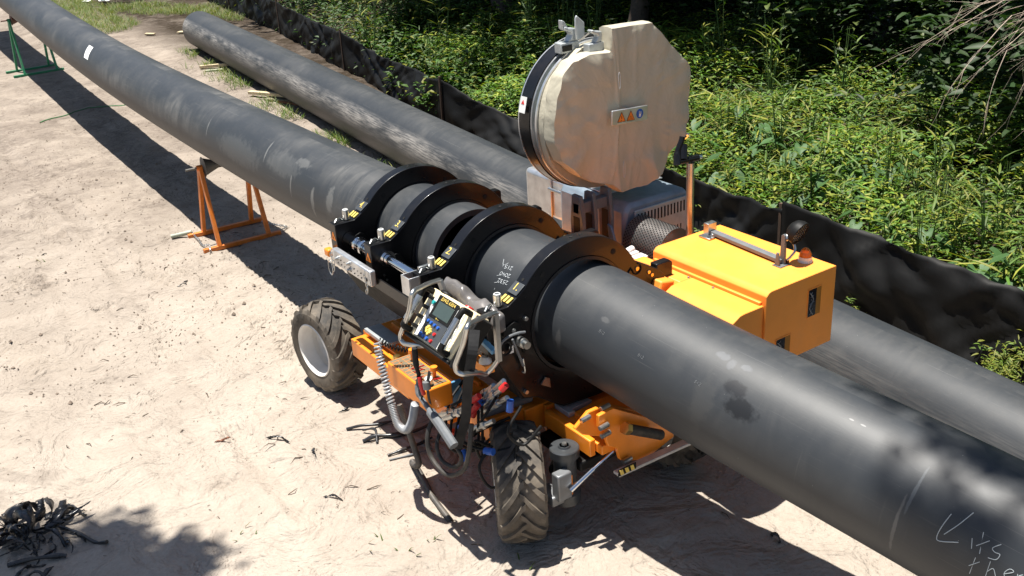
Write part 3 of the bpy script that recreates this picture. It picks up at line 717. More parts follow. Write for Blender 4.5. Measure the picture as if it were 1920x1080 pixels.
# engine: silver tank, hood with slots, muffler guard, exhaust post
b = MB(); b.box(1.12,1.46,-.56,.03,.93,1.25); tk = b.build('silver_tank', M_ALU, MACH, bev=.035)
b = MB(); b.box(1.105,1.119,-.315,-.285,.93,1.252); b.box(1.105,1.46,-.315,-.285,1.2515,1.262); b.build('tank_strap', M_ALU, tk, bev=.003)
b = MB(); b.cyl((1.10,-.30,1.165),(1.10,-.62,1.165),.012,12); b.build('tank_rod', M_STEEL, tk)
b = MB(); b.prism([(1.04,.84),(1.04,1.22),(1.08,1.275),(1.58,1.275),(1.62,1.22),(1.62,.84)], 'y', -1.20, -.50); hood = b.build('engine_hood', M_ALUB, MACH, bev=.03)
b = MB(); b.box(1.10,1.60,-.95,-.62,1.276,1.286); b.build('hood_top_plate', M_ALU, hood, bev=.004)
b = MB(); b.box(1.12,1.58,-1.215,-1.20,.90,1.225); gr = b.build('slotted_panel', M_SILVP, hood, bev=.004)
b = MB()
for i in range(15): b.box(1.14+i*.029,1.151+i*.029,-1.2175,-1.2140,1.125,1.20)
for i in range(12): b.box(1.20+i*.029,1.208+i*.029,-1.2175,-1.2140,.98,1.04)
b.build('panel_slot', plain('deep_black',(.002,.002,.002),.9), gr)
# perforated guard: dark cylinder with rows of holes
b = MB(); AX0 = Vector((1.13,-1.23,1.06)); AX1 = Vector((1.15,-1.55,1.05)); b.tube([AX0,AX1],.140,40); mg = b.build('muffler_guard', plain('dark_guard_metal',(.16,.15,.145),.4,.6), MACH)
b = MB(); d = (AX1-AX0).normalized(); X = d.cross(Vector((0,0,1))).normalized(); Y = X.cross(d)
for i in range(22):
    for k in range(40):
        a = 2*math.pi*(k+.5*(i%2))/40; n_ = math.cos(a)*X+math.sin(a)*Y
        if n_.x*-.5+n_.z*.4-n_.y*.7 < -.1: continue
        p = AX0+d*(.010+i*.0150)+n_*.1403; b.tube([p,p+n_*.0012],.0055,6)
b.build('guard_hole', plain('deep_black',(.002,.002,.002),.9), mg)
b = MB(); b.bar((1.06,-1.60,1.0),(1.14,-1.61,1.075),.065,.012,(0,-1,0)); b.bar((1.14,-1.61,1.075),(1.20,-1.60,1.10),.065,.012,(0,-1,0)); gb = b.build('guard_bracket', M_ALU, MACH, bev=.003)
b = MB(); b.cyl((1.07,-1.62,1.01),(1.07,-1.60,1.01),.010,12); b.build('bracket_bolt', M_STEEL, gb)
b = MB(); b.tube(smooth_path([(1.16,-1.60,1.10),(1.18,-1.62,1.09),(1.205,-1.62,1.10),(1.215,-1.62,1.15),(1.21,-1.62,1.3),(1.21,-1.62,1.62)],6),.024,18); ps = b.build('support_post', M_STEEL, MACH)
b = MB(); b.tube(smooth_path([(1.10,-1.62,1.63),(1.12,-1.60,1.70),(1.15,-1.60,1.76),(1.16,-1.60,1.79)]),[.022]*8+[.018]*17,10); b.cyl((1.11,-1.62,1.65),(1.27,-1.62,1.64),.020,14); b.cyl((1.14,-1.63,1.66),(1.165,-1.60,1.74),.026,12); pc = b.build('post_clamp', M_BLACK, ps)
b = MB(); b.cyl((1.275,-1.62,1.64),(1.30,-1.62,1.64),.013,12); b.tube(smooth_path([(1.15,-1.59,1.72),(1.18,-1.58,1.76),(1.20,-1.60,1.79),(1.19,-1.60,1.80)]),.011,8); b.build('clamp_bolt', M_CHROME, pc)
# platform under engine and heater
b = MB(); b.box(.64,1.62,-1.72,-.30,.78,.838); b.build('engine_deck', M_ORANGE, MACH, bev=.006)
b = MB(); b.box(.66,.80,-1.78,-1.20,.84,1.02); b.build('deck_riser', M_BOXPAINT, MACH, bev=.01)

# cabinet: amber box with lower ledge
b = MB(); b.prism([(.745,.79),(.745,1.225),(.765,1.245),(.785,1.25),(1.29,1.25),(1.295,1.245),(1.295,.79)], 'y', -2.67, -1.80); cab = b.build('cabinet', M_BOXPAINT, MACH, bev=.005)
b = MB(); b.prism([(.45,.80),(.45,1.06),(.50,1.13),(.57,1.168),(.60,1.172),(.744,1.172),(.744,.80)], 'y', -2.655, -2.14); b.prism([(.62,.85),(.62,1.15),(.64,1.172),(.744,1.172),(.744,.85)], 'y', -2.139, -1.72); lid = b.build('side_locker', M_BOXPAINT, MACH, bev=.004)
b = MB(); b.bar((.737,-2.64,1.181),(.737,-1.82,1.181),.02,.018); b.build('locker_seam', M_BOXPAINT, lid, bev=.004)
b = MB()
for y in (-2.32,-2.13,-1.97): b.lathe([(0,.0),(.008,.0),(.006,.006),(0,.008)], (.712,y,1.173), 'z', 12)
b.build('locker_screw', M_STEEL, lid)
def window(x0,x1,z0,z1):
    b = MB(); y = -2.672
    for a in ((x0,x0+.004,z0,z1),(x1-.004,x1,z0,z1),(x0+.004,x1-.004,z0,z0+.004),(x0+.004,x1-.004,z1-.004,z1)): b.box(a[0],a[1],y-.002,y+.0015,a[2],a[3])
    f = b.build('gauge_window', M_BOXPAINT, cab)
    b = MB(); b.box(x0+.004,x0+(x1-x0)*.62,y-.0015,y+.001,z0+.004,z1-.004); g = b.build('dark_gauge', plain('gauge_glass',(.015,.016,.018),.15,scale=60,var=.5), f)
    b = MB(); b.box(x0+(x1-x0)*.62,x1-.004,y-.001,y+.001,z0+.004,z1-.004); b.build('recess_side', plain('amber_dull',(.35,.14,.01),.5), f)
    b = MB(); rs = random.Random(int(x0*100))
    for i in range(7): zz = z0+.02+(z1-z0-.03)*i/7; b.tube([(x0+.01+.02*rs.random(),y-.004,zz),(x0+.02+.03*rs.random(),y-.004,zz+.01)],.0022,5)
    b.tube(smooth_path([(x0+.012,y-.005,z1-.02),(x0+.04,y-.005,(z0+z1)/2+.02),(x0+.015,y-.005,z0+.06),(x0+.04,y-.005,z0+.015)]),.0035,6)
    b.build('gauge_fitting', M_GREY, f)
window(1.07,1.18,1.0,1.17); window(.83,.95,.80,.95)
# work lamp on folding arm, beacon
b = MB(); b.bar((1.13,-1.87,1.272),(1.09,-2.47,1.272),.045,.022); b.build('lamp_arm', M_GREY, MACH, bev=.003)
b = MB(); b.bar((1.155,-1.87,1.262),(1.115,-2.49,1.262),.012,.022); b.build('lamp_arm', plain('brown_bar',(.16,.08,.04),.4,.4), MACH)
b = MB(); b.box(1.09,1.16,-1.90,-1.86,1.25,1.33); b.cyl((1.10,-1.93,1.262),(1.16,-1.83,1.27),.012,8); b.box(1.05,1.10,-1.95,-1.86,1.252,1.262); b.build('arm_hinge', M_STEEL, MACH, bev=.003)
b = MB(); b.prism([(-2.485,1.25),(-2.45,1.25),(-2.455,1.42),(-2.47,1.43),(-2.48,1.42)], 'x', 1.085, 1.10); b.prism([(-2.485,1.25),(-2.45,1.25),(-2.46,1.33),(-2.475,1.33)], 'x', 1.045, 1.055); b.box(1.04,1.12,-2.50,-2.44,1.2505,1.256); b.build('lamp_bracket', M_GREY, MACH, bev=.002)
LD = Vector((.10,-.92,-.38)).normalized(); LCc = Vector((1.165,-2.50,1.43)); LM = Matrix.Translation(LCc) @ LD.to_track_quat('Z','Y').to_matrix().to_4x4()
b = MB(); b.lathe([(0,-.055),(.03,-.052),(.055,-.035),(.068,-.008),(.070,.018),(.064,.020),(.062,.008)],(0,0,0),'z',36,LM); lp = b.build('work_lamp', M_BLACKM, MACH, angle=50)
b = MB(); b.lathe([(0,.009),(.0615,.009)],(0,0,0),'z',36,LM); b.build('lamp_glass', M_LENS, lp)
b = MB()
for i in range(-3,4):
    hh = math.sqrt(max(0,.066**2-(i*.018)**2)); b.tube([LM@Vector((i*.018,-hh,.021)),LM@Vector((i*.018,hh,.021))],.0016,6); b.tube([LM@Vector((-hh,i*.018,.024)),LM@Vector((hh,i*.018,.024))],.0016,6)
b.build('lamp_grille', M_BLACKM, lp)
b = MB(); b.cyl((1.10,-2.47,1.40),(1.135,-2.48,1.425),.018,12); b.tube(smooth_path([(1.16,-2.47,1.38),(1.15,-2.50,1.33),(1.12,-2.50,1.30),(1.10,-2.49,1.28)]),.007,8); b.build('lamp_pivot', M_STEEL, lp)
b = MB(); b.lathe([(0,.03),(.036,.03),(.036,.008),(.040,.008),(.040,0),(0,0)],(1.215,-2.52,1.2505),'z',28); bc = b.build('beacon', M_WHITE, MACH)
b = MB(); b.lathe([(.034,.03),(.033,.045),(.024,.066),(.012,.078),(0,.082)],(1.215,-2.52,1.2505),'z',28); b.build('beacon_lens', M_AMBER, bc, angle=80)
# white valve with hose beside the engine
b = MB(); b.box(.83,.93,-1.47,-1.39,1.03,1.075); b.box(.86,.95,-1.53,-1.46,1.02,1.06); b.cyl((.85,-1.43,1.075),(.92,-1.42,1.082),.022,12); b.cyl((.91,-1.56,1.035),(.93,-1.50,1.035),.02,12); vb = b.build('valve_body', M_WHITE, MACH, bev=.006)
b = MB(); b.tube(smooth_path([(.92,-1.56,1.03),(.93,-1.63,1.03),(.92,-1.70,1.0),(.88,-1.76,.97)]),.011,10); b.build('valve_hose', M_GREY, vb)

# heater cradle: two upright arms with levers
b = MB()
for x in (.70,.80,.93): b.prism([(-1.20,.84),(-1.10,.84),(-1.09,1.25),(-1.11,1.42),(-1.19,1.42),(-1.215,1.25)], 'x', x-.014, x+.014)
b.box(.686,.944,-1.18,-1.12,1.30,1.37); b.box(.686,.944,-1.17,-1.11,.90,.94)
hc = b.build('heater_cradle', plain('dark_blue_grey_paint',(.085,.105,.125),.4,.2,dust=.1), MACH, bev=.004)
b = MB()
for x in (.70,.80,.93): b.box(x-.0165,x-.014,-1.185,-1.125,1.0,1.28)
b.build('cradle_slot', M_BLACKM, hc)
b = MB()
for x in (.665,.765,.895): b.prism([(-1.215,1.20),(-1.25,1.185),(-1.285,1.10),(-1.285,1.055),(-1.265,1.045),(-1.225,1.13)], 'x', x-.012, x+.006); b.cyl((x-.013,-1.262,1.075),(x+.012,-1.262,1.075),.010,10)
b.build('cradle_lever', plain('blue_grey_lever',(.10,.16,.24),.35,.4), MACH, bev=.003)
b = MB(); b.cyl((.66,-1.245,.90),(.66,-1.245,1.04),.012,10); b.cyl((.86,-1.255,.88),(.86,-1.255,1.02),.012,10); b.build('cradle_spring', M_STEEL, MACH)
b = MB(); b.box(.80,1.0,-1.40,-1.24,.93,.945); b.build('cradle_foot', M_ALUB, MACH, bev=.002)
b = MB(); b.box(.60,.66,-.86,-.78,1.06,1.10); b.cyl((.55,-.84,1.11),(.66,-.80,1.10),.02,12); b.build('side_fitting', M_STEEL, MACH, bev=.004)

# orange control box with levers
b = MB(); b.box(-.775,-.61,-1.69,-1.25,.665,.805); cb = b.build('lever_control_box', M_ORANGE, MACH, bev=.010)
b = MB(); b.box(-.765,-.63,-1.675,-1.265,.8055,.8075); pl_ = b.build('lever_plate', plain('olive_decal',(.16,.13,.08),.5), cb)
b = MB()
for i in range(11):
    y = -1.29-i*.036; b.box(-.762,-.762+.05,y-.0015,y+.0015,.8077,.8082); b.box(-.70,-.635,y-.0012,y+.0012,.8077,.8082)
for i in range(4): b.box(-.762+.034*i,-.7605+.034*i,-1.66,-1.28,.8077,.8082)
b.build('plate_lines', M_ORDEC, pl_)
b = MB()
for i in range(5): b.text('+ -', .028, basis((-.72,-1.33-i*.07,.8082),(0,-1,0),(1,0,0)))
b.build('plate_text', M_BLACKM, pl_, smooth=False)
for x, y in ((-.655,-1.34),(-.665,-1.60)):
    b = MB(); b.lathe([(0,.075),(.020,.072),(.022,.05),(.011,.04),(.009,0)],(x,y,.806),'z',18); b.build('lever_knob', M_ORANGE, cb)
b = MB(); rs = random.Random(3)
for i in range(9):
    x = -.745+rs.random()*.1; y = -1.42-rs.random()*.22; b.bar((x,y,.808),(x+rs.uniform(-.03,.03),y-rs.uniform(.03,.06),.835),.007,.007)
b.build('valve_lever', M_RED, cb)
b = MB(); b.cyl((-.72,-1.64,.80),(-.73,-1.65,.85),.022,8); b.build('pressure_cap', M_STEEL, cb)
b = MB(); b.lathe([(0,.09),(.022,.088),(.026,.07),(.024,.0)],(-.60,-1.02,.60),'z',18); b.build('oil_filler', M_BRASS, MACH)
b = MB(); b.prism([(-.62,.60),(-.52,.60),(-.44,.63),(-.44,.64),(-.52,.615),(-.62,.615)],'y',-1.45,-1.0); b.build('deck_bracket', M_SILVP, MACH)
b = MB(); b.box(-.555,-.44,-.80,-.50,.64,.66); b.build('deck_plate', M_SILVP, MACH)

# hydraulic manifold with hoses
b = MB(); rs = random.Random(5)
for a_, c_ in (((-.56,-1.80,.70),(-.55,-2.02,.90)),((-.56,-1.84,.70),(-.55,-2.12,.97)),((-.58,-1.90,.73),(-.55,-2.12,.93)),((-.58,-1.93,.71),(-.55,-2.14,.88)),((-.70,-1.66,.61),(-.66,-1.90,.76)),((-.70,-1.71,.61),(-.66,-1.94,.77)),((-.70,-1.99,.67),(-.64,-2.14,.78))):
    a_ = Vector(a_); c_ = Vector(c_); b.cyl(a_,c_,.014,12); b.cyl(a_.lerp(c_,.2),a_.lerp(c_,.42),.020,14); b.cyl(a_.lerp(c_,.55),a_.lerp(c_,.66),.022,6)
b.build('hydraulic_coupler', M_STEEL, MACH)
b = MB()
for p in (((-.65,-1.66,.46),(-.63,-1.70,.50)),((-.65,-1.96,.82),(-.63,-2.0,.86)),((-.65,-1.95,.75),(-.63,-1.98,.80)),((-.62,-2.20,.98),(-.60,-2.22,1.01)),((-.60,-1.86,.66),(-.58,-1.88,.72))): b.cyl(*p,.018,12)
b.build('red_dust_cap', M_RED, MACH)
b = MB()
for p in (((-.75,-1.98,.57),(-.75,-2.01,.52)),((-.70,-2.13,.62),(-.68,-2.18,.63)),((-.74,-1.96,.69),(-.72,-1.99,.71)),((-.62,-1.94,.76),(-.60,-1.97,.80)),((-.58,-2.20,.84),(-.57,-2.20,.90))): b.cyl(*p,.019,12)
b.build('blue_dust_cap', M_BLUE, MACH)
b = MB()
for pts in ([(-.55,-2.05,.86),(-.64,-2.08,.80),(-.70,-2.02,.66),(-.60,-1.95,.62),(-.45,-2.0,.66)], [(-.5,-1.8,.7),(-.66,-1.88,.68),(-.74,-2.0,.62),(-.62,-2.15,.60),(-.4,-2.2,.64)],
            [(-.60,-1.78,.66),(-.70,-1.82,.74),(-.62,-1.9,.80),(-.5,-2.0,.82)], [(-.66,-2.14,.64),(-.76,-2.16,.56),(-.72,-2.2,.44),(-.62,-2.24,.50),(-.56,-2.22,.64)],
            *[[(-.50-.02*k,-1.62-.07*k,.74+.03*(k%3)),(-.64-.02*(k%4),-1.68-.07*k,.66-.03*k%.2),(-.70,-1.74-.06*k,.46+.035*k),(-.60,-1.82-.05*k,.42+.03*k),(-.45,-1.86-.05*k,.56)] for k in range(6)],
            [(-.56,-2.28,.90),(-.66,-2.30,.80),(-.60,-2.34,.72),(-.50,-2.36,.80)]): b.tube(smooth_path(pts),.008,8)
b.build('hydraulic_hose', M_BLACKM, MACH)
b = MB(); b.cyl((-.54,-1.84,.635),(-.22,-1.86,.635),.028,14); b.build('dark_pipe', M_GREY, MACH)
b = MB(); b.box(-.62,-.50,-1.60,-1.585,.60,.74); b.build('blue_block', M_BLUEL, MACH, bev=.004)
b = MB(); b.bar((-.60,-1.98,1.19),(-.60,-2.13,1.155),.030,.025); b.build('light_blue_bar', M_BLUEL, MACH, bev=.004)
b = MB(); b.box(-.62,-.56,-2.06,-1.93,1.0,1.05); wb = b.build('side_bracket', M_BOXPAINT, MACH, bev=.004)
b = MB(); b.lathe([(0,.035),(.02,.033),(.032,.015),(.034,0)],(-.59,-2.02,1.051),'z',20); b.build('white_cap', M_WHITE, wb)

# coiled and corrugated hoses, strap, grease gun
def corrugated(pts, r, pitch=.009):
    P = smooth_path(pts, 10); L = [0]
    for a, c in zip(P, P[1:]): L.append(L[-1]+(c-a).length)
    n = int(L[-1]/(pitch/4)); q = []; rr = []; j = 0
    for i in range(n+1):
        s = L[-1]*i/n
        while j < len(L)-2 and L[j+1] < s: j += 1
        q.append(P[j].lerp(P[j+1], (s-L[j])/max(1e-6,L[j+1]-L[j]))); rr.append(r*(1.0+.16*math.sin(2*math.pi*i/4)))
    return MB().tube(q, rr, 12)
def coil(pts, R0, r, pitch):
    P = smooth_path(pts, 10); L = [0]
    for a, c in zip(P, P[1:]): L.append(L[-1]+(c-a).length)
    n = int(L[-1]/pitch*12); q = []; j = 0; prev = Vector((1,0,0))
    for i in range(n+1):
        s = L[-1]*i/n
        while j < len(L)-2 and L[j+1] < s: j += 1
        p = P[j].lerp(P[j+1], (s-L[j])/max(1e-6,L[j+1]-L[j])); d = (P[j+1]-P[j]).normalized(); x = (prev-d*prev.dot(d)).normalized(); prev = x; y = d.cross(x); a = 2*math.pi*i/12
        q.append(p+R0*(math.cos(a)*x+math.sin(a)*y))
    return MB().tube(q, r, 6)
coil([(-.84,-1.30,.97),(-.85,-1.33,.88),(-.86,-1.39,.76),(-.87,-1.45,.65)], .019, .0062, .0195).build('coiled_cable', M_CORR, MACH)
coil([(-.82,-1.28,.965),(-.77,-1.33,.93),(-.70,-1.38,.90)], .014, .004, .018).build('coiled_cable', M_BLACKM, MACH)
corrugated([(-.87,-1.45,.65),(-.88,-1.52,.56),(-.87,-1.60,.56),(-.86,-1.66,.64),(-.85,-1.70,.76)], .021).build('corrugated_hose', M_CORR, MACH, angle=180)
corrugated([(-.80,-1.40,.60),(-.78,-1.46,.40),(-.74,-1.44,.20),(-.66,-1.2,.03),(-.64,-1.16,.022),(-.68,-1.36,.02),(-.73,-1.55,.02),(-.765,-1.80,.02)], .016).build('corrugated_hose', plain('dark_corrugated',(.07,.065,.06),.5,dust=.6), MACH, angle=180)
b = MB(); b.tube(smooth_path([(-.80,-1.78,.68),(-.85,-1.80,.60),(-.86,-1.84,.50),(-.85,-1.98,.46),(-.82,-2.10,.54),(-.80,-2.14,.66),(-.76,-2.12,.80)]),.013,10); b.tube(smooth_path([(-.76,-1.80,.62),(-.82,-1.84,.56),(-.83,-1.90,.50),(-.81,-2.0,.50),(-.79,-2.04,.58),(-.80,-1.92,.66),(-.76,-1.84,.64)]),.011,10); b.build('cable_loop', M_RUBBER, MACH)
b = MB(); b.tube(smooth_path([(-.82,-1.72,.92),(-.84,-1.74,.84),(-.85,-1.84,.80),(-.86,-1.98,.76),(-.86,-2.10,.70)]),[.012]*4+[.020]*6+[.014]*8+[.026]*15,10); gg = b.build('grease_gun', M_GREY, MACH)
b = MB()
for i in range(6): b.lathe([(.010,-.004),(.015,0),(.010,.004)],(-.82,-1.70,.83+i*.012),'z',12)
b.build('gun_coil', M_BRASS, gg)
b = MB()
def ribbon(b, pts, w, side=(0,1,0), th=.003):
    P = smooth_path(pts, 6); s_ = Vector(side).normalized()
    for a, c in zip(P, P[1:]): b.bar(a, c+(c-a)*.05, w, th, s_.cross(c-a))
ribbon(b, [(-.72,-2.16,1.33),(-.77,-2.20,1.23),(-.78,-2.16,1.08),(-.78,-2.125,.93),(-.78,-2.095,.815),(-.79,-2.06,.72),(-.80,-2.02,.62)], .050, (.82,-.57,0)); b.build('webbing_strap', M_STRAP, MACH)
b = MB(); ribbon(b, [(-.86,-1.92,1.05),(-.87,-1.90,.97),(-.86,-1.88,.90),(-.85,-1.87,.84)], .024); b.tube(smooth_path([(-.87,-1.80,1.14),(-.87,-1.80,1.04),(-.86,-1.80,.98)]),[.016]*7+[.011]*6,10); b.tube(smooth_path([(-.87,-1.80,.98),(-.86,-1.81,.90),(-.85,-1.78,.82)]),.006,8); b.build('hanging_lead', M_STRAP, MACH)
b = MB(); b.cyl((-.875,-1.90,.99),(-.875,-1.905,.95),.020,14); b.build('lead_plug', M_GREY, MACH)
b = MB(); b.tube(smooth_path([(-.868,-1.82,.98),(-.868,-1.825,.93),(-.86,-1.83,.88)]),.012,10); b.build('red_plug', M_RED, MACH)

# ------------------------------------------------------------------ control panel in its tube frame
CP = thing('control_panel', 'cream hand-held control panel with screen, blue buttons and tubular guard rails', 'control panel', (-.76,-1.9,1.18))
e1 = Vector((-.68,-1.69,1.372)); e2 = Vector((-.68,-2.105,1.372)); e3 = Vector((-.845,-1.72,1.185))
CX = (e2-e1).normalized(); CY = (e1-e3); CY = (CY-CX*CY.dot(CX)).normalized(); PW = .415; PH = .25
CM = basis(e3+Vector((0,.03,0)), CX, CY)        # x along the panel (right), y up the face, z out of it
M_CREAM = plain('cream_panel', (.78,.66,.42), .4, dust=.15)
def cpl(name, mat, parent, fn, **kw):
    b = MB(); fn(b); return b.build(name, mat, parent, **kw)
body = cpl('panel_body', M_CREAM, CP, lambda b: b.box(0,PW,0,PH+.015,-.10,0,CM), bev=.010)
cpl('face_plate', M_WHITE, CP, lambda b: b.prism([(.065,.01),(.35,.01),(.35,.23),(.065,.23)],'z',.0012,.004,CM), bev=.001)
cpl('key_panel', M_DKGREY, CP, lambda b: b.box(.10,.285,.012,.125,.0045,.008,CM))
scr = cpl('screen_bezel', M_BLACKM, CP, lambda b: b.box(.10,.285,.128,.252,.0045,.010,CM), bev=.002)
cpl('screen', M_SCREEN, scr, lambda b: b.box(.125,.27,.145,.222,.0102,.012,CM))
cpl('screen_title', M_YEL, scr, lambda b: b.text('ΔVVΔ 630/4', .026, CM@Matrix.Translation((.195,.236,.0108)), .0004), smooth=False)
cpl('screen_footer', M_YEL, scr, lambda b: b.text('→---', .018, CM@Matrix.Translation((.18,.136,.0108)), .0004), smooth=False)
for m_, nm, L in ((M_BLUE,'blue_button',[(.125,.108),(.155,.106),(.19,.104),(.225,.102),(.12,.032),(.15,.030),(.185,.028)]), (M_RED,'red_button',[(.225,.065),(.225,.028)]), (M_YEL,'yellow_button',[(.155,.082),(.175,.074),(.155,.060),(.175,.052),(.185,.064),(.145,.070)])):
    for x, y in L: cpl(nm, m_, CP, lambda b: b.lathe([(0,.018),(.008,.017),(.0095,.012),(.0095,.008)],(x,y,0),'z',14,CM))
cpl('green_button', M_GRN, CP, lambda b: b.lathe([(0,.020),(.012,.018),(.013,.004)],(.32,.028,0),'z',16,CM))
cpl('green_button', plain('teal_button',(.02,.3,.3),.3), CP, lambda b: b.lathe([(0,.016),(.011,.015),(.012,.004)],(.085,.20,0),'z',16,CM))
cpl('emergency_button', M_RED, CP, lambda b: b.lathe([(0,.03),(.022,.028),(.026,.018),(.016,.010),(.014,0)],(.26,.02,0),'z',20,CM@Matrix.Translation((0,.245,-.05))@Matrix.Rotation(R(-90),4,'X')))
cpl('switch_row', M_BLACKM, CP, lambda b: [b.cyl(CM@Vector((.055,.05+i*.055,.0)),CM@Vector((.055,.05+i*.055,.035)),.010,10) for i in range(4)] and [b.cyl(CM@Vector((.335,.06+i*.06,.0)),CM@Vector((.335,.06+i*.06,.03)),.010,10) for i in range(3)])
cpl('instruction_label', M_WHITE, CP, lambda b: [b.box(.355,.375,.05+i*.035,.075+i*.035,.001,.0025,CM) for i in range(4)] and [b.box(.03,.045,.10+i*.05,.13+i*.05,.001,.0025,CM) for i in range(2)])
for x in (.02,.385):
    h = cpl('grip_handle', M_BLACKM, CP, lambda b: b.tube([CM@p for p in smooth_path([(x,.245,0),(x,.245,.045),(x,.225,.06),(x,.05,.06),(x,.02,.05),(x,.02,0)],5)],.016,12))
    cpl('grip_bar', M_STEEL, h, lambda b: b.cyl(CM@Vector((x,.195,.06)),CM@Vector((x,.055,.06)),.0175,18))
cpl('under_plate', M_BLACKM, CP, lambda b: b.box(-.01,PW+.01,-.02,-.002,-.11,.01,CM), bev=.006)
cpl('side_cover', M_BLACKM, CP, lambda b: b.prism([(PW+.002,-.02),(PW+.03,-.03),(PW+.035,.25),(PW+.002,.26)],'z',-.10,-.005,CM), bev=.006)
cpl('top_clip', M_BLACKM, CP, lambda b: b.tube([CM@Vector((.09+.03*math.cos(a),.268,-.03+.018*math.sin(a))) for a in [k*math.pi/6 for k in range(12)]],.012,8,closed=True))
rail = lambda b, pts: b.tube(round_path(pts, .04), .0125, 12)
cpl('guard_rail', M_STEEL, CP, lambda b: rail(b, [(-.60,-1.64,1.385),(-.70,-1.70,1.415),(-.84,-1.80,1.45),(-.858,-1.81,1.44),(-.862,-1.77,1.33),(-.862,-1.64,1.15),(-.86,-1.635,1.12),(-.86,-1.67,1.11),(-.84,-1.82,1.15),(-.80,-1.86,1.16)]))
cpl('guard_rail', M_STEEL, CP, lambda b: rail(b, [(-.60,-2.165,1.385),(-.70,-2.21,1.41),(-.84,-2.31,1.455),(-.862,-2.325,1.445),(-.862,-2.29,1.36),(-.862,-2.19,1.20),(-.86,-2.19,1.165),(-.84,-2.21,1.15),(-.72,-2.17,1.10),(-.64,-2.10,1.03),(-.61,-2.14,1.09),(-.60,-2.165,1.13)]))
cpl('rail_upright', M_STEEL, CP, lambda b: b.bar((-.60,-2.165,1.385),(-.60,-2.165,1.12),.024,.024))
cpl('panel_mount', M_STEEL, CP, lambda b: b.bar((-.60,-1.64,1.385),(-.57,-1.72,1.16),.024,.024))
# folded grey cover thrown back behind the panel
bm = MB(); prof = [(-.585,1.30),(-.59,1.34),(-.565,1.385),(-.53,1.395),(-.50,1.375),(-.475,1.33),(-.47,1.26),(-.50,1.24),(-.56,1.26)]
NS = 26; rows = []
for i in range(NS+1):
    f = i/NS; y = -1.60-.50*f; row = []
    sc = .55+.45*math.sin(math.pi*min(1,.18+f*.75)); dz = -.05*f+.012*math.sin(9*f)
    for k, (x, z) in enumerate(prof):
        n_ = noise.noise(Vector((x*9, y*7, z*9)))
        row.append(bm.b.verts.new((-.54+(x+.54)*sc+.034*n_, y+.02*noise.noise(Vector((k*.9,f*5,3))), 1.32+(z-1.32)*sc+dz+.034*noise.noise(Vector((k*.9,f*7,7)))-.012*abs(math.sin(f*19+k)))))
    rows.append(row)
for A, B in zip(rows, rows[1:]):
    for k in range(len(prof)): bm.b.faces.new((A[k],A[(k+1)%len(prof)],B[(k+1)%len(prof)],B[k]))
bm.b.faces.new(rows[0]); bm.b.faces.new(list(reversed(rows[-1])))
cov = bm.build('dust_cover', plain('grey_vinyl',(.15,.14,.135),.3,.2,dust=.05), None, angle=180)
sm = cov.modifiers.new('s','SUBSURF'); sm.levels = 1; sm.render_levels = 2
tag(cov, 'crumpled grey vinyl cover folded back behind the control panel', 'cover')

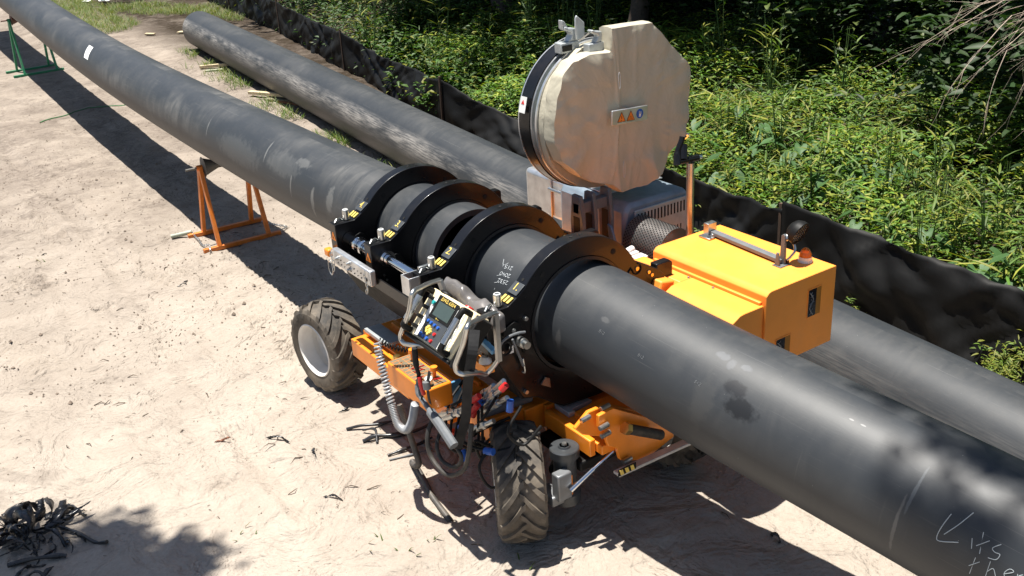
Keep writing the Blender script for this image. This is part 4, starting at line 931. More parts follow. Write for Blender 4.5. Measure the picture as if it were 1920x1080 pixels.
# ------------------------------------------------------------------ heater plate under its quilted cover
HP = thing('heater_plate', 'large round heater plate in a wrinkled silver fabric cover standing upright in its cradle', 'heater plate', (1.05,-1.1,1.35))
OUT = [(1.00,2.40),(1.32,2.39),(1.66,2.065),(1.648,1.733),(1.569,1.598),(1.405,1.414),(1.288,1.349),(1.059,1.356),(.98,1.425),(.84,1.47),(.72,1.545),(.60,1.655),(.545,1.784),(.55,1.93),(.575,2.06),(.62,2.17),(.70,2.245),(.824,2.271),(.985,2.262)]
def cloth_bag(outl, cx, cz, y0, y1, seed, name, mat, rings=18, N=240):
    ol = []; per = [0]; P = outl+[outl[0]]
    for a, c in zip(P, P[1:]): per.append(per[-1]+math.dist(a,c))
    for i in range(N):
        s = per[-1]*i/N; j = max(k for k in range(len(per)-1) if per[k] <= s); f = (s-per[j])/(per[j+1]-per[j])
        ol.append((P[j][0]+(P[j+1][0]-P[j][0])*f, P[j][1]+(P[j+1][1]-P[j][1])*f))
    for _ in range(0): ol = [((ol[i-1][0]+2*ol[i][0]+ol[(i+1)%N][0])/4, (ol[i-1][1]+2*ol[i][1]+ol[(i+1)%N][1])/4) for i in range(N)]
    b = MB(); R_ = []
    def wr(x, z, e):   # folds: hang vertically from the rim, deeper near the seam
        v = .006*noise.noise(Vector((x*4+seed, z*1.2, seed)))+.005*noise.noise(Vector((x*9, z*3.5, seed+5)))+.004*noise.noise(Vector((x*20, z*14, seed+9)))
        c_ = abs(math.sin(x*13+2.0*noise.noise(Vector((x*2,z*2,seed)))))**6
        f1 = noise.noise(Vector((x*3.2+z*.5,z*.7,seed+11))); f2 = noise.noise(Vector((x*6.5-z*.9,z*1.1,seed+17)))
        v += .022*math.sin(x*21+2.5*noise.noise(Vector((x*1.5,z*2,seed)))+(z-1.9)*(x-1.05)*9)*max(0,e-.35)*max(0,min(1,(2.0-z)*2.2))
        return v*(.35+e)+.007*c_*max(0,e-.35)+.010*(1-min(1,abs(f1)*12))**2+.008*(1-min(1,abs(f2)*9))**2+.010*abs(noise.noise(Vector((x*4.5,z*3.0,seed+23))))
    for k in range(rings+1):
        e = (k/rings); ring = []
        for i, (x, z) in enumerate(ol):
            X = cx+(x-cx)*e; Z = cz+(z-cz)*e; bulge = -.012*(1-e**4)
            a = i/N*2*math.pi; pk = .005*math.sin(a*17+4*noise.noise(Vector((a*2,seed,0))))*max(0,e-.6)/.4
            ring.append(b.b.verts.new((X, y0+bulge+.004*(e**20)-wr(X,Z,e)-pk, Z)))
            if k == 0: break
        R_.append(ring)
    for i in range(N): b.b.faces.new((R_[0][0], R_[1][i], R_[1][(i+1)%N]))
    for A, B in zip(R_[1:], R_[2:]):
        for i in range(N): b.b.faces.new((A[i],B[i],B[(i+1)%N],A[(i+1)%N]))
    last = R_[-1]
    for j, yy in enumerate((y0+.035, y0+.09, y1)):
        rim = [b.b.verts.new((cx+(x-cx)*(1.012 if j < 2 else .985)+.006*noise.noise(Vector((i*.2,j,seed))), yy+.012*noise.noise(Vector((i*.13,j*2,seed))), cz+(z-cz)*(1.012 if j<2 else .985))) for i, (x, z) in enumerate(ol)]
        for i in range(N): b.b.faces.new((last[i],rim[i],rim[(i+1)%N],last[(i+1)%N]))
        last = rim
    return b.build(name, mat, HP, angle=42)
def cloth_mat():
    m = NT('silver_heat_cloth'); p = m.obj()
    c = m.mix(m.noise(2.5,p,3), (.44,.405,.31), (.51,.475,.375)); st = m.ramp(m.noise(3.5,p,5,.6),[(.55,0),(.8,.35)]); c = m.mix(st, c, (.30,.26,.20))
    m.set(color=c, metal=.08, rough=.55, spec=.4); v = m.n('TexVoronoi'); v.inputs['Scale'].default_value = 420; m.l(p, v.inputs[0])
    m.set(normal=m.bump(v.outputs[0], .12, .001, m.bump(m.noise(5.5,p,3,.5,.5),.5,.035))); return m.m
M_CLOTH = cloth_mat()
bagf = cloth_bag(OUT, 1.06, 1.88, -1.15, -1.03, 2.0, 'fabric_cover', M_CLOTH)
# silver welt where cover meets plate, rear cover half, disc with black rim
ctr = Vector((1.02,0,1.84))
def rim(name, mat, r0, r1, ya, yb, rw=0, parent=HP, wob=0):
    b = MB(); N = 96; rows = []
    for i in range(N):
        a = 2*math.pi*i/N; o_ = wob*noise.noise(Vector((math.cos(a)*2,math.sin(a)*2,ya)))
        c_, s_ = math.cos(a), math.sin(a)
        rows.append([b.b.verts.new((ctr.x+(rr+o_)*c_, yy+o_*.5, ctr.z+(rr+o_)*s_)) for rr, yy in ((r0,ya),(r1,ya),(r1,yb),(r0,yb))])
    for A, B in zip(rows, rows[1:]+rows[:1]):
        for k in range(4): b.b.faces.new((A[k],A[(k+1)%4],B[(k+1)%4],B[k]))
    return b.build(name, mat, parent, angle=40)
rim('rear_cover', M_CLOTH, .30, .462, -1.02, -.965, wob=.014)
rim('cover_welt', M_ALU, .44, .474, -.962, -.945, wob=.006)
dsc = rim('plate_rim', M_BLACK, .43, .486, -.90, -.80)
rim('rim_edge', M_ALU, .478, .489, -.798, -.788, parent=dsc); rim('rim_edge', M_ALU, .43, .478, -.915, -.902, parent=dsc)
b = MB(); b.cyl((ctr.x,-.94,ctr.z),(ctr.x,-.80,ctr.z),.44,64); b.build('heating_disc', plain('ptfe_disc',(.10,.13,.11),.4), HP)
b = MB(); M = basis((ctr.x-.475,-.85,ctr.z+.13),(0,-1,0),(.25,0,.95)); b.box(-.032,.032,-.05,.05,.012,.015,M); st = b.build('warning_sticker', M_WHITE, HP)
b = MB(); b.prism([(-.016,.004),(.016,.004),(0,.03)],'z',.0155,.017,M); b.build('red_triangle', M_RED, st)
# warning plate on the cloth
b = MB(); PMx = basis((1.075,-1.223,1.868),(.99,-.02,-.05),(.02,.0,1)); b.box(-.142,.142,-.046,.046,-.012,.0,PMx); wp = b.build('warning_plate', M_ALU, HP, bev=.003)
def mark(m_, nm, fn, par): b = MB(); fn(b); return b.build(nm, m_, par, smooth=False)
for x in (-.068,.005):
    tr = mark(M_ORDEC, 'warning_triangle', lambda b: b.prism([(x-.031,-.030),(x+.031,-.030),(x,.030)],'z',.0005,.0018,PMx), wp)
    mark(M_BLACKM, 'triangle_border', lambda b: [b.bar(PMx@Vector((x+p[0],p[1],.002)),PMx@Vector((x+q_[0],q_[1],.002)),.0028,.001,PMx.to_3x3()@Vector((0,0,1))) for p,q_ in (((-.031,-.030),(.031,-.030)),((.031,-.030),(0,.030)),((0,.030),(-.031,-.030)))], wp)
mark(M_BLACKM, 'triangle_mark', lambda b: b.text('!', .044, PMx@Matrix.Translation((-.068,-.010,.002))), wp)
mark(M_BLACKM, 'triangle_mark', lambda b: [b.bar(PMx@Vector(p),PMx@Vector(q_),.004,.001) for p,q_ in (((-.014,-.022,.002),(.024,-.022,.002)),((-.006,-.008,.002),(.016,-.012,.002)),((.005,.006,.002),(.005,-.008,.002)))], wp)
mark(M_BLUE, 'glove_sign', lambda b: b.prism([(.078+.027*math.cos(k*math.pi/14),.002+.030*math.sin(k*math.pi/14)) for k in range(28)],'z',.0005,.0018,PMx), wp)
mark(M_WHITE, 'glove_mark', lambda b: [b.prism([(.070,-.018),(.084,-.018),(.088,.0),(.072,.002)],'z',.002,.0028,PMx)]+[b.bar(PMx@Vector((.072+i*.005,0,.0024)),PMx@Vector((.071+i*.006,.018-.002*abs(i-1),.0024)),.0038,.001) for i in range(4)], wp)
# stitched slots on the cloth
for (x, z, h) in ((.99,2.10,.05),(1.03,1.53,.055)):
    b = MB(); yy = -1.228 if z > 1.7 else -1.215
    b.tube([(x+.008*math.cos(a),yy,z+h*math.sin(a)) for a in [k*math.pi/8 for k in range(16)]],.0028,6,closed=True); b.build('stitched_loop', M_SILVP, HP)
# hangers on top
for (x, y, s_) in ((.83,-.93,1.0),(.935,-1.06,.85)):
    b = MB(); M = Matrix.Translation((x,y,2.28))@Matrix.Scale(s_,4)
    b.box(-.075,.065,-.035,.035,-.02,.045,M); b.prism([(-.01,.045),(.05,.045),(.055,.09),(.05,.12),(.0,.125),(-.03,.14),(-.045,.13),(-.03,.115),(.01,.10),(.02,.085),(.0,.06)],'y',-.028,.028,M)
    if s_ == 1.0: b.prism([(.03,.05),(.10,.05),(.10,.15),(.04,.20),(.03,.18)],'y',-.05,-.035,M); b.prism([(-.05,.125),(.0,.125),(-.03,.17),(-.05,.18)],'y',-.02,.02,M)
    b.build('hanging_lug', M_SILVP, HP, bev=.006)
b = MB(); b.box(-.035,.035,-.042,-.030,-.005,.03,Matrix.Translation((.80,-.93,2.28))); b.build('lug_slot', M_BLACKM, HP)
b = MB(); b.bar((.87,-1.0,2.33),(.90,-1.06,2.38),.008,.008); b.build('split_pin', M_STEEL, HP)

# ------------------------------------------------------------------ sawhorse pipe stands
def sawhorse(name, label, loc, rz, h, span, depth, mat, rmat, xleft=.12):
    """two A-frames joined by bars across the pipeline, V roller on top; local x across, y along"""
    t = thing(name, label, 'pipe stand', loc, rz, 'steel stands carrying the pipe'); WL[t.name] = Matrix()
    L = lambda fn, nm, m, **k: (lambda b: (fn(b), b.build(nm, m, t, local=True, **k))[1])(MB())
    for sx in (-1, 1):
        ax = sx*span*.47
        for sy in (-1, 1):
            L(lambda b: b.bar((ax,sy*.012,h),(sx*span/2,sy*depth/2,.03),.055,.036,(1,0,0)), 'leg', mat, bev=.003)
        L(lambda b: b.cyl((ax-.03,0,h-.01),(ax+.03,0,h-.01),.026,14), 'apex_socket', mat)
    for sy in (-1, 1):
        L(lambda b: b.bar((-span/2-xleft,sy*depth/2,.022),(span/2+.12,sy*depth/2,.022),.045,.04), 'foot_bar', mat, bev=.003)
    L(lambda b: b.cyl((-span/2-.12,0,h-.01),(-span/2+.02,0,h-.01),.013,10), 'axle_end', rmat)
    # waisted roller: wide flanges sloping down to the middle
    L(lambda b: b.lathe([(.0,-span*.42),(.028,-span*.42),(.10,-span*.40),(.085,-span*.38),(.035,-span*.12),(.035,span*.12),(.085,span*.38),(.10,span*.40),(.028,span*.42),(0,span*.42)],(0,0,h-.01),'x',28), 'roller', rmat)
    return t
zb = herm(KT,KZ,3.45)-rad1(3.5)
SH1 = sawhorse('sawhorse', 'orange steel sawhorse under the black pipe, nearest the machine', (-.01,3.55,ground_z(0,3.5,False)), R(-2), zb-.055, .50, .52, M_RUST, plain('grey_roller',(.10,.095,.085),.6,dust=.5), .16)
SH2 = sawhorse('sawhorse', 'green steel sawhorse under the far end of the black pipe', (.33,15.0,ground_z(.3,15,False)), R(3), 1.0, .58, .60, M_GREEN, plain('dark_red_roller',(.10,.03,.02),.6,dust=.4), .2)
def chain(pts, name, label, parent=None):
    b = MB(); P = smooth_path(pts, 8); L = [0]
    for a, c in zip(P, P[1:]): L.append(L[-1]+(c-a).length)
    n = int(L[-1]/.019)
    for i in range(n):
        s = L[-1]*(i+.5)/n; j = max(k for k in range(len(L)-1) if L[k] <= s); p = P[j].lerp(P[j+1],(s-L[j])/(L[j+1]-L[j])); d = (P[j+1]-P[j]).normalized()
        x = d.cross(Vector((0,0,1))).normalized(); y = d.cross(x); u = x if i%2 else (x*.3+y).normalized()
        b.tube([p+d*.014*math.cos(a)+u*.009*math.sin(a) for a in [k*math.pi/4 for k in range(8)]],.0032,5,closed=True)
    o = b.build(name, M_STEEL, parent); return tag(o, label, 'chain') if label else o
chain([(-.36,3.88,.05),(-.36,3.75,.03),(-.37,3.62,.04),(-.385,3.45,.03),(-.36,3.34,.06),(-.38,3.25,.03)], 'safety_chain', 'bright steel chain lying over the feet of the orange sawhorse')
chain([(.30,3.62,.06),(.40,3.5,.03),(.46,3.38,.025),(.38,3.3,.04)], 'safety_chain', 'short chain piled at the shaded right foot of the orange sawhorse')
b = MB(); b.cyl((-.55,3.93,.03),(-.36,3.86,.05),.022,12); tag(b.build('handle_tube', M_PALEGREEN, None), 'pale green tube handle lying beside the orange sawhorse', 'handle')

# ------------------------------------------------------------------ timber
def board(a, c, w, h, name, mat, label, roll=0, point=False, group=None):
    a = Vector(a); c = Vector(c); b = MB()
    a.z += ground_z(a.x,a.y); c.z += ground_z(c.x,c.y)
    b.bar(a, c, w, h)
    if point:
        d = (c-a).normalized(); x = d.cross(Vector((0,0,1))).normalized()*w/2; u = Vector((0,0,h/2))
        v = [b.b.verts.new(p) for p in (c-x-u,c+x-u,c+x+u,c-x+u,c+d*.12)]
        for q in ((0,1,4),(1,2,4),(2,3,4),(3,0,4)): b.b.faces.new([v[i] for i in q])
    return tag(b.build(name, mat, None, bev=.002), label, 'timber', group)
board((2.30,11.35,.035),(2.72,11.08,.05),.06,.045,'wooden_stake',M_WOOD,'pale pointed stake lying alone in front of the scuffed pipe',0,True,'loose pieces of timber')
board((2.30,11.1,.015),(2.55,10.95,.015),.07,.03,'wooden_stake',plain('greenish_timber',(.35,.36,.25),.8,var=.2),'greenish stake lying directly under the pale pointed stake',group='loose pieces of timber')
board((2.22,8.85,.06),(2.62,7.85,.10),.08,.045,'timber_board',M_WOOD,'pale board sloping up to the scuffed pipe, topmost of its heap',group='loose pieces of timber')
board((2.30,8.42,.02),(2.62,7.75,.04),.09,.03,'timber_board',plain('dark_timber',(.20,.17,.12),.8,var=.3),'dark board lying beneath the pale sloping board',group='loose pieces of timber')
board((2.40,8.18,.015),(2.60,7.60,.015),.08,.03,'timber_board',M_WOODR,'reddish brown board at the bottom of the timber heap',group='loose pieces of timber')
board((3.20,15.35,.03),(3.42,15.1,.03),.14,.03,'timber_offcut',M_WOOD,'flat pale offcut on the dirt, left of the end of the scuffed pipe',group='loose pieces of timber')
board((2.66,15.8,.03),(2.80,15.65,.03),.09,.03,'timber_offcut',M_WOOD,'smallest pale offcut, alone on the dirt far along the pipe',group='loose pieces of timber')
for (x, y, s_, lab) in ((3.1,22.6,.10,'crumpled white litter in the far grass, left piece'),(3.45,22.3,.13,'crumpled white litter in the far grass, right piece')):
    b = MB(); g = []
    for i in range(6):
        g.append([b.b.verts.new((x+(i/5-.5)*s_*2, y+(j/5-.5)*s_*2, ground_z(x,y)+.05+.04*noise.noise(Vector((i*.8,j*.8,x))))) for j in range(6)])
    for i in range(5):
        for j in range(5): b.b.faces.new((g[i][j],g[i+1][j],g[i+1][j+1],g[i][j+1]))
    tag(b.build('white_litter', M_PAPER, None), lab, 'litter')
b = MB(); b.tube([(x,y,ground_z(x,y)+.006) for x,y in [(p.x,p.y) for p in smooth_path([(-.52,10.45,0),(-.30,10.62,0),(.0,10.72,0),(.25,10.9,0),(.5,10.8,0),(.86,10.66,0)],8)]],.010,6)
tag(b.build('garden_hose', plain('green_hose',(.05,.16,.06),.5), None), 'thin green hose lying across the ground under the pipe', 'hose')

# ------------------------------------------------------------------ plastic shavings and scraps
def curl(p, L, w, turns, rad, dirv, seed, th=.0022, lift=0):
    """curled strip of shaved plastic"""
    rs = random.Random(seed); b = MB(); d = Vector(dirv).normalized(); side = d.cross(Vector((0,0,1))).normalized(); rows = []; n = 26
    tilt = rs.uniform(-.5,.5)
    for i in range(n+1):
        f = i/n; a = f*turns*2*math.pi; r = rad*(1-.35*f)
        c = Vector(p)+d*(L*f)+side*(r*math.sin(a))+Vector((0,0,r*(1-math.cos(a))+lift*f+.003))
        c += Vector((rs.uniform(-.003,.003),)*3); wv = (d*math.cos(tilt+a*.15)+side*.3*math.sin(a)+Vector((0,0,.35*math.sin(a*.7+seed)))).normalized()*w*(.6+.4*math.sin(math.pi*min(1,f*1.3+.1)))/2
        c.z = max(c.z, ground_z(c.x,c.y)+abs(wv.z)+.004)
        rows.append([b.b.verts.new(c-wv), b.b.verts.new(c+wv)])
    for A, B in zip(rows, rows[1:]): b.b.faces.new((A[0],A[1],B[1],B[0]))
    return b
def shaving(p, L, w, turns, rad, dirv, seed, label=None, group=None, lift=0, name='plastic_shaving'):
    x, y = p[0], p[1]; z = (p[2] if len(p) > 2 else 0)+ground_z(x,y)
    o = curl((x,y,z), L, w, turns, rad, dirv, seed, lift=lift).build(name, M_SHAV, None, angle=180)
    m = o.modifiers.new('t','SOLIDIFY'); m.thickness = .003
    return tag(o, label, 'shaving', group)
rs = random.Random(11); GP = 'curled black shavings heaped in the lower left corner'
for i in range(46):
    a = rs.uniform(0,6.28); rr = abs(rs.gauss(0,.17)); x = -2.74+rr*math.cos(a)*.75; y = -.36+rr*math.sin(a)*1.15; zz = max(0,.09-rr*.4)*rs.random()
    big = i < 28
    shaving((x,y,zz), rs.uniform(.10,.26), rs.uniform(.045,.09) if big else rs.uniform(.02,.04), rs.uniform(.3,.9) if big else rs.uniform(.2,1.4), rs.uniform(.035,.07) if big else .02,
            (math.cos(a*3),math.sin(a*3),0), i, 'curled black plastic shaving in the heap at the lower left corner', GP)
def strip(pts, r, label, mat=None, name='plastic_strip', cat='strip', w=None):
    b = MB(); P = [Vector((p[0],p[1],ground_z(p[0],p[1])+(p[2] if len(p) > 2 else .01))) for p in pts]; P = smooth_path(P,6)
    rr = [r*(.75+.5*noise.noise(Vector((i*.35,r*40,pts[0][0]*9)))+.2) for i in range(len(P))]
    b.tube(P, rr, 7); return tag(b.build(name, mat or M_SHAV, None, angle=60), label, cat)
strip([(-2.55,-.42),(-2.47,-.58),(-2.42,-.68),(-2.37,-.76,.02)], .011, 'long rod-like black strip pointing away from the shavings heap')
strip([(-2.86,-.60,.03),(-2.75,-.64,.03),(-2.62,-.70,.02),(-2.58,-.72,.012)], .014, 'thick black strip lying across the front of the shavings heap')
strip([(-2.62,-.44,.04),(-2.58,-.54,.06),(-2.56,-.60,.01)], .012, 'short black strip leaning on the right of the shavings heap')
strip([(-2.48,-.20,.01),(-2.44,-.26,.03),(-2.42,-.33,.01),(-2.40,-.40,.02)], .006, 'thin forked black strip right of the shavings heap')
strip([(-2.8,-.75,.01),(-2.74,-.80,.05),(-2.70,-.88,.01)], .009, 'looped black strip at the bottom edge of the shavings heap')
# long torn strips beside the corrugated hose
strip([(-.77,-.50,.01),(-.69,-.56,.03),(-.60,-.62,.02),(-.50,-.66,.02)], .010, 'dark torn strip farthest left beside the grey coiled cable')
strip([(-.75,-.70,.01),(-.68,-.74,.03),(-.58,-.80,.02),(-.46,-.84,.02),(-.30,-.86,.03)], .015, 'thick grey-black strip lying under the coiled cable')
strip([(-.70,-.60,.02),(-.66,-.70,.05),(-.70,-.80,.01)], .009, 'crossed dark strip on top of the torn strips')
strip([(-.72,-.98,.01),(-.62,-1.0,.02),(-.50,-1.0,.03),(-.40,-.98,.02)], .011, 'lower torn strip next to the corrugated hose')
strip([(-.74,-1.04,.008),(-.60,-1.08,.01),(-.46,-1.08,.015)], .007, 'thin pale strip below the torn strips', M_GREY)
SCR = [((-.717,-.287),.10,'small black scrap on the sand above the torn strips'),((-1.147,-.415),.15,'curled black scrap lying alone in the middle of the sand'),((-.78,2.72),.12,'crumpled black scrap left of the pipe shadow, upper piece'),
       ((-.90,2.62),.07,'crumpled black scrap left of the pipe shadow, lower piece'),((-1.155,-1.218),.11,'pale grey plastic shred on the open sand'),((-1.04,-.60),.10,'dark bark-like scrap right of the lone curled scrap'),((-1.70,4.4),.05,'tiny black scrap far left on the sand')]
for i, (p, s_, lab) in enumerate(SCR):
    shaving(p, s_, s_*.28, .8, s_*.14, (math.cos(i*2.1),math.sin(i*2.1),0), 60+i, lab, 'scraps scattered on the sand')
sh = shaving((-1.52,-.12), .09, .03, .5, .015, (1,-.4,0), 90, 'brownish curled leaf lying alone on the sand', name='dry_leaf'); sh.data.materials[0] = M_WOODR; sh['category'] = 'leaf'
shaving((.50,-3.05), .07, .03, .9, .02, (.4,1,0), 93, 'small black scrap on the sunlit sand below the near pipe', 'scraps scattered on the sand')
# uncountable dry litter: twigs, rootlets, crumbs
b = MB(); rs = random.Random(21)
for i in range(1700):
    if i < 1000: x, y = rs.uniform(-3.6,.8), rs.uniform(-3.2,3.5)
    else: x, y = rs.uniform(-4.2,2.2), rs.uniform(-3.4,13)
    if noise.noise(Vector((x*1.1,y*1.1,0))) < -.12: continue
    L = rs.uniform(.006,.032) if rs.random() < .85 else rs.uniform(.03,.10); a = rs.uniform(0,6.28); z = ground_z(x,y)+.003; c = Vector((math.cos(a),math.sin(a),0))
    p = Vector((x,y,z)); k = Vector((-c.y,c.x,0))*rs.uniform(-.2,.2)*L
    b.tube([p, p+c*L*.5+k+Vector((0,0,.15*L)), p+c*L], [.0010+L*.03,.0012+L*.03,.0006], 4)
tag(b.build('dry_litter', plain('dark_litter',(.085,.06,.042),.9,var=.5,scale=40), None, norm=False), 'scattered dry rootlets and twig crumbs on the sand', 'litter', kind='stuff')
b = MB()
for i in range(3800):
    x, y = rs.uniform(-4.2,2.0), rs.uniform(-3.6,12)
    if i > 2200: x, y = rs.uniform(-3.6,.2), rs.uniform(.8,8)
    r = rs.uniform(.0025,.008)*(1.7 if y > 1.0 else 1)*(1.8 if rs.random() < .06 else 1)
    if noise.noise(Vector((x*.9,y*.9,5))) < -.05+(-.2 if y > 2 else .05): continue
    p = Vector((x,y,ground_z(x,y)+r*.3)); v = [b.b.verts.new(p+Vector((rs.uniform(.6,1)*r*dx,rs.uniform(.6,1)*r*dy,rs.uniform(.5,1)*r*dz))) for dx,dy,dz in ((1,0,0),(0,1,0),(-1,0,0),(0,-1,0),(0,0,1))]
    for q in ((0,1,4),(1,2,4),(2,3,4),(3,0,4)): b.b.faces.new([v[k] for k in q])
tag(b.build('dirt_crumbs', plain('dirt_crumb',(.20,.155,.12),.95,var=.5,scale=50), None, norm=False), 'small crumbs of dirt and pebbles over the sand', 'pebbles', kind='stuff')

# ------------------------------------------------------------------ silt fence
FP = [-8.5,-4.7,-.78,.75,5.3,9.35,13.3,17.4,22.5,28]; 
M_FABN = NT('black_silt_fabric'); p_ = M_FABN.obj()
M_FABN.set(color=M_FABN.mix(M_FABN.ramp(M_FABN.noise(1.2,p_,4,.5),[(.50,0),(.85,.3)]),(.0055,.0055,.0055),(.020,.017,.014)), rough=.6, spec=.22)
M_FABN.set(normal=M_FABN.bump(M_FABN.noise(260,p_,2,.5),.15,.002)); M_FAB = M_FABN.m
FH = .66
def fence_base(t): n = fence_n(t); return Vector((n, t, ground_z(n,t,False)))
SF = thing('silt_fence', 'black fabric silt fence sagging between wooden stakes along the weeds', 'fence', tuple(fence_base(0)))
for k, (a, c) in enumerate(zip(FP, FP[1:])):
    b = MB(); rows = []; nU = 90; nV = 20; sag = (.04,.07,.05,.27,.13,.05,.05,.04,.03)[k]; lean = (.10,.10,.06,.22,.10,.05,.04,.03,.03)[k]
    for i in range(nU+1):
        f = i/nU; t = a+(c-a)*f; base = fence_base(t); h = FH+(.07 if k < 2 else 0)-sag*4*f*(1-f); row = []
        for j in range(nV+1):
            g = j/nV; w_ = .06*noise.noise(Vector((t*1.1+g*1.4,g*1.2,k)))+.055*(1-2*abs(noise.noise(Vector((t*2.2-g*1.6,g*1.4,k+3)))))-.03+.028*(1-2*abs(noise.noise(Vector((t*4.6+g*3.6,g*1.8,k+7)))))
            fold = .030*math.sin((f-.5)*44*(1-.65*g)+5*g)*math.exp(-6*min(f,1-f))   # creases fan out from the stakes
            row.append(b.b.verts.new((base.x+(w_+fold)*min(1,6*f,6*(1-f))*1.0+lean*math.sin(math.pi*f)*g*g, base.y, base.z-.03+h*g+(.018*noise.noise(Vector((t*4,k,0)))+.012*noise.noise(Vector((t*13,k,0))))*g)))
        rows.append(row)
    for A, B in zip(rows, rows[1:]):
        for j in range(nV): b.b.faces.new((A[j],A[j+1],B[j+1],B[j]))
    o = b.build('fabric_panel', M_FAB, SF, angle=180); m = o.modifiers.new('t','SOLIDIFY'); m.thickness = .002
for k, t in enumerate(FP):
    p = fence_base(t)+Vector((-.012,0,0)); b = MB(); rs = random.Random(k); tp = p+Vector((rs.uniform(-.02,.03),rs.uniform(-.03,.03),FH+.01)); b.bar(p-Vector((.0,0,.1)), tp, .026, .026, (1,0,0)); b.build('wooden_stake', plain('stake_wood',(.075,.045,.028),.8,var=.3), SF, bev=.003)

# ------------------------------------------------------------------ foliage helpers
def leaf_mesh(name, P, D, U, Ln, Wd, Cc, mat, fold=.25, droop=.25, parent=None, shape='lance'):
    """one mesh of many folded leaves. P base, D direction, U face normal, Ln length, Wd width, Cc colour"""
    n = len(P); D = D/np.linalg.norm(D,axis=1)[:,None]; Sd = np.cross(D,U); Sd /= np.linalg.norm(Sd,axis=1)[:,None]+1e-9; U2 = np.cross(Sd,D)
    Ln = Ln[:,None]; Wd = Wd[:,None]
    if shape == 'lance': st = [(0,0),(.35,.5),(.72,.36),(1,0)]
    elif shape == 'blade': st = [(0,.25),(.3,.5),(.7,.38),(1,0)]
    else: st = [(-.18,.0),(.08,.55),(.5,.42),(1,0)]
    mid = [P+D*Ln*s_-U2*Ln*droop*(max(s_,0)**2) for s_, _ in st]
    V = [mid[0], mid[1]+Sd*Wd*st[1][1]+U2*Wd*fold, mid[1]-Sd*Wd*st[1][1]+U2*Wd*fold, mid[1], mid[2]+Sd*Wd*st[2][1]+U2*Wd*fold*.7, mid[2]-Sd*Wd*st[2][1]+U2*Wd*fold*.7, mid[2], mid[3]]
    V = np.stack(V,1).reshape(-1,3)
    F = np.array([[0,1,3,3],[0,3,2,2],[1,4,6,3],[3,6,5,2],[4,7,6,6],[6,7,5,5]])
    tri = [(0,1,3),(0,3,2),(4,7,6),(6,7,5)]; quad = [(1,4,6,3),(3,6,5,2)]
    off = (np.arange(n)*8)
    lt = np.concatenate([(np.array(tri)[None]+off[:,None,None]).reshape(-1), (np.array(quad)[None]+off[:,None,None]).reshape(-1)]).astype(np.int32)
    tot = np.concatenate([np.full(4*n,3), np.full(2*n,4)]).astype(np.int32); stt = np.concatenate([[0],np.cumsum(tot)[:-1]]).astype(np.int32)
    me = bpy.data.meshes.new(name); me.vertices.add(len(V)); me.vertices.foreach_set('co', V.astype(np.float32).ravel())
    me.loops.add(len(lt)); me.loops.foreach_set('vertex_index', lt); me.polygons.add(len(tot)); me.polygons.foreach_set('loop_start', stt); me.polygons.foreach_set('loop_total', tot)
    me.update(calc_edges=True); me.validate()
    at = me.color_attributes.new('Col','FLOAT_COLOR','POINT'); cc = np.ones((n,8,4)); cc[:,:,:3] = Cc[:,None,:]; at.data.foreach_set('color', cc.astype(np.float32).ravel())
    return me
def rdir(n, zmin=-1, zmax=1, rng=RNG):
    z = rng.uniform(zmin,zmax,n); a = rng.uniform(0,2*np.pi,n); s_ = np.sqrt(1-z*z); return np.c_[s_*np.cos(a),s_*np.sin(a),z]
def cols(n, base, var, rng=RNG, alt=None, pa=.15):
    b_ = np.array(base)[None]*rng.uniform(1-var,1+var,(n,1))*rng.uniform(.9,1.1,(n,3))
    if alt is not None: k = rng.random(n) < pa; b_[k] = np.array(alt)*rng.uniform(.7,1.2,(k.sum(),1))
    return np.clip(b_,0,1)
def herb_mesh(seed, n, rad, h, L, W, base, alt, pa=.15, shape='lance', up=.35):
    """leafy weed: many short stems with leaves spread round them"""
    g = np.random.default_rng(seed); ns = max(4, n//14); sa = g.uniform(0,6.28,ns); sr = rad*np.sqrt(g.random(ns)); sh = h*g.uniform(.55,1.1,ns)*(1-.45*(sr/rad)**2)
    k = g.integers(0,ns,n); f = g.random(n)**.6; ln = .35*rad*f
    P = np.c_[sr[k]*np.cos(sa[k])+ln*np.cos(sa[k]*3), sr[k]*np.sin(sa[k])+ln*np.sin(sa[k]*3), sh[k]*f+.01]+g.normal(0,.012,(n,3))
    a = g.uniform(0,6.28,n); D = np.c_[np.cos(a),np.sin(a),g.uniform(-.25,up+.3,n)]; U = np.c_[g.normal(0,.25,(n,2)),np.ones(n)]
    return leaf_mesh('weed', P, D, U, g.uniform(.6,1.2,n)*L, g.uniform(.7,1.2,n)*W, cols(n,base,.35,g,alt,pa), M_LEAF, shape=shape)
def finish(name, me, label, cat, group, mat=None):
    o = link(name, me, mat or M_LEAF, smooth=False); return tag(o, label, cat, group)
GREEN = (.060,.115,.016); YEL_ = (.17,.18,.022); DARK = (.022,.048,.012); DEEP = (.020,.045,.014)

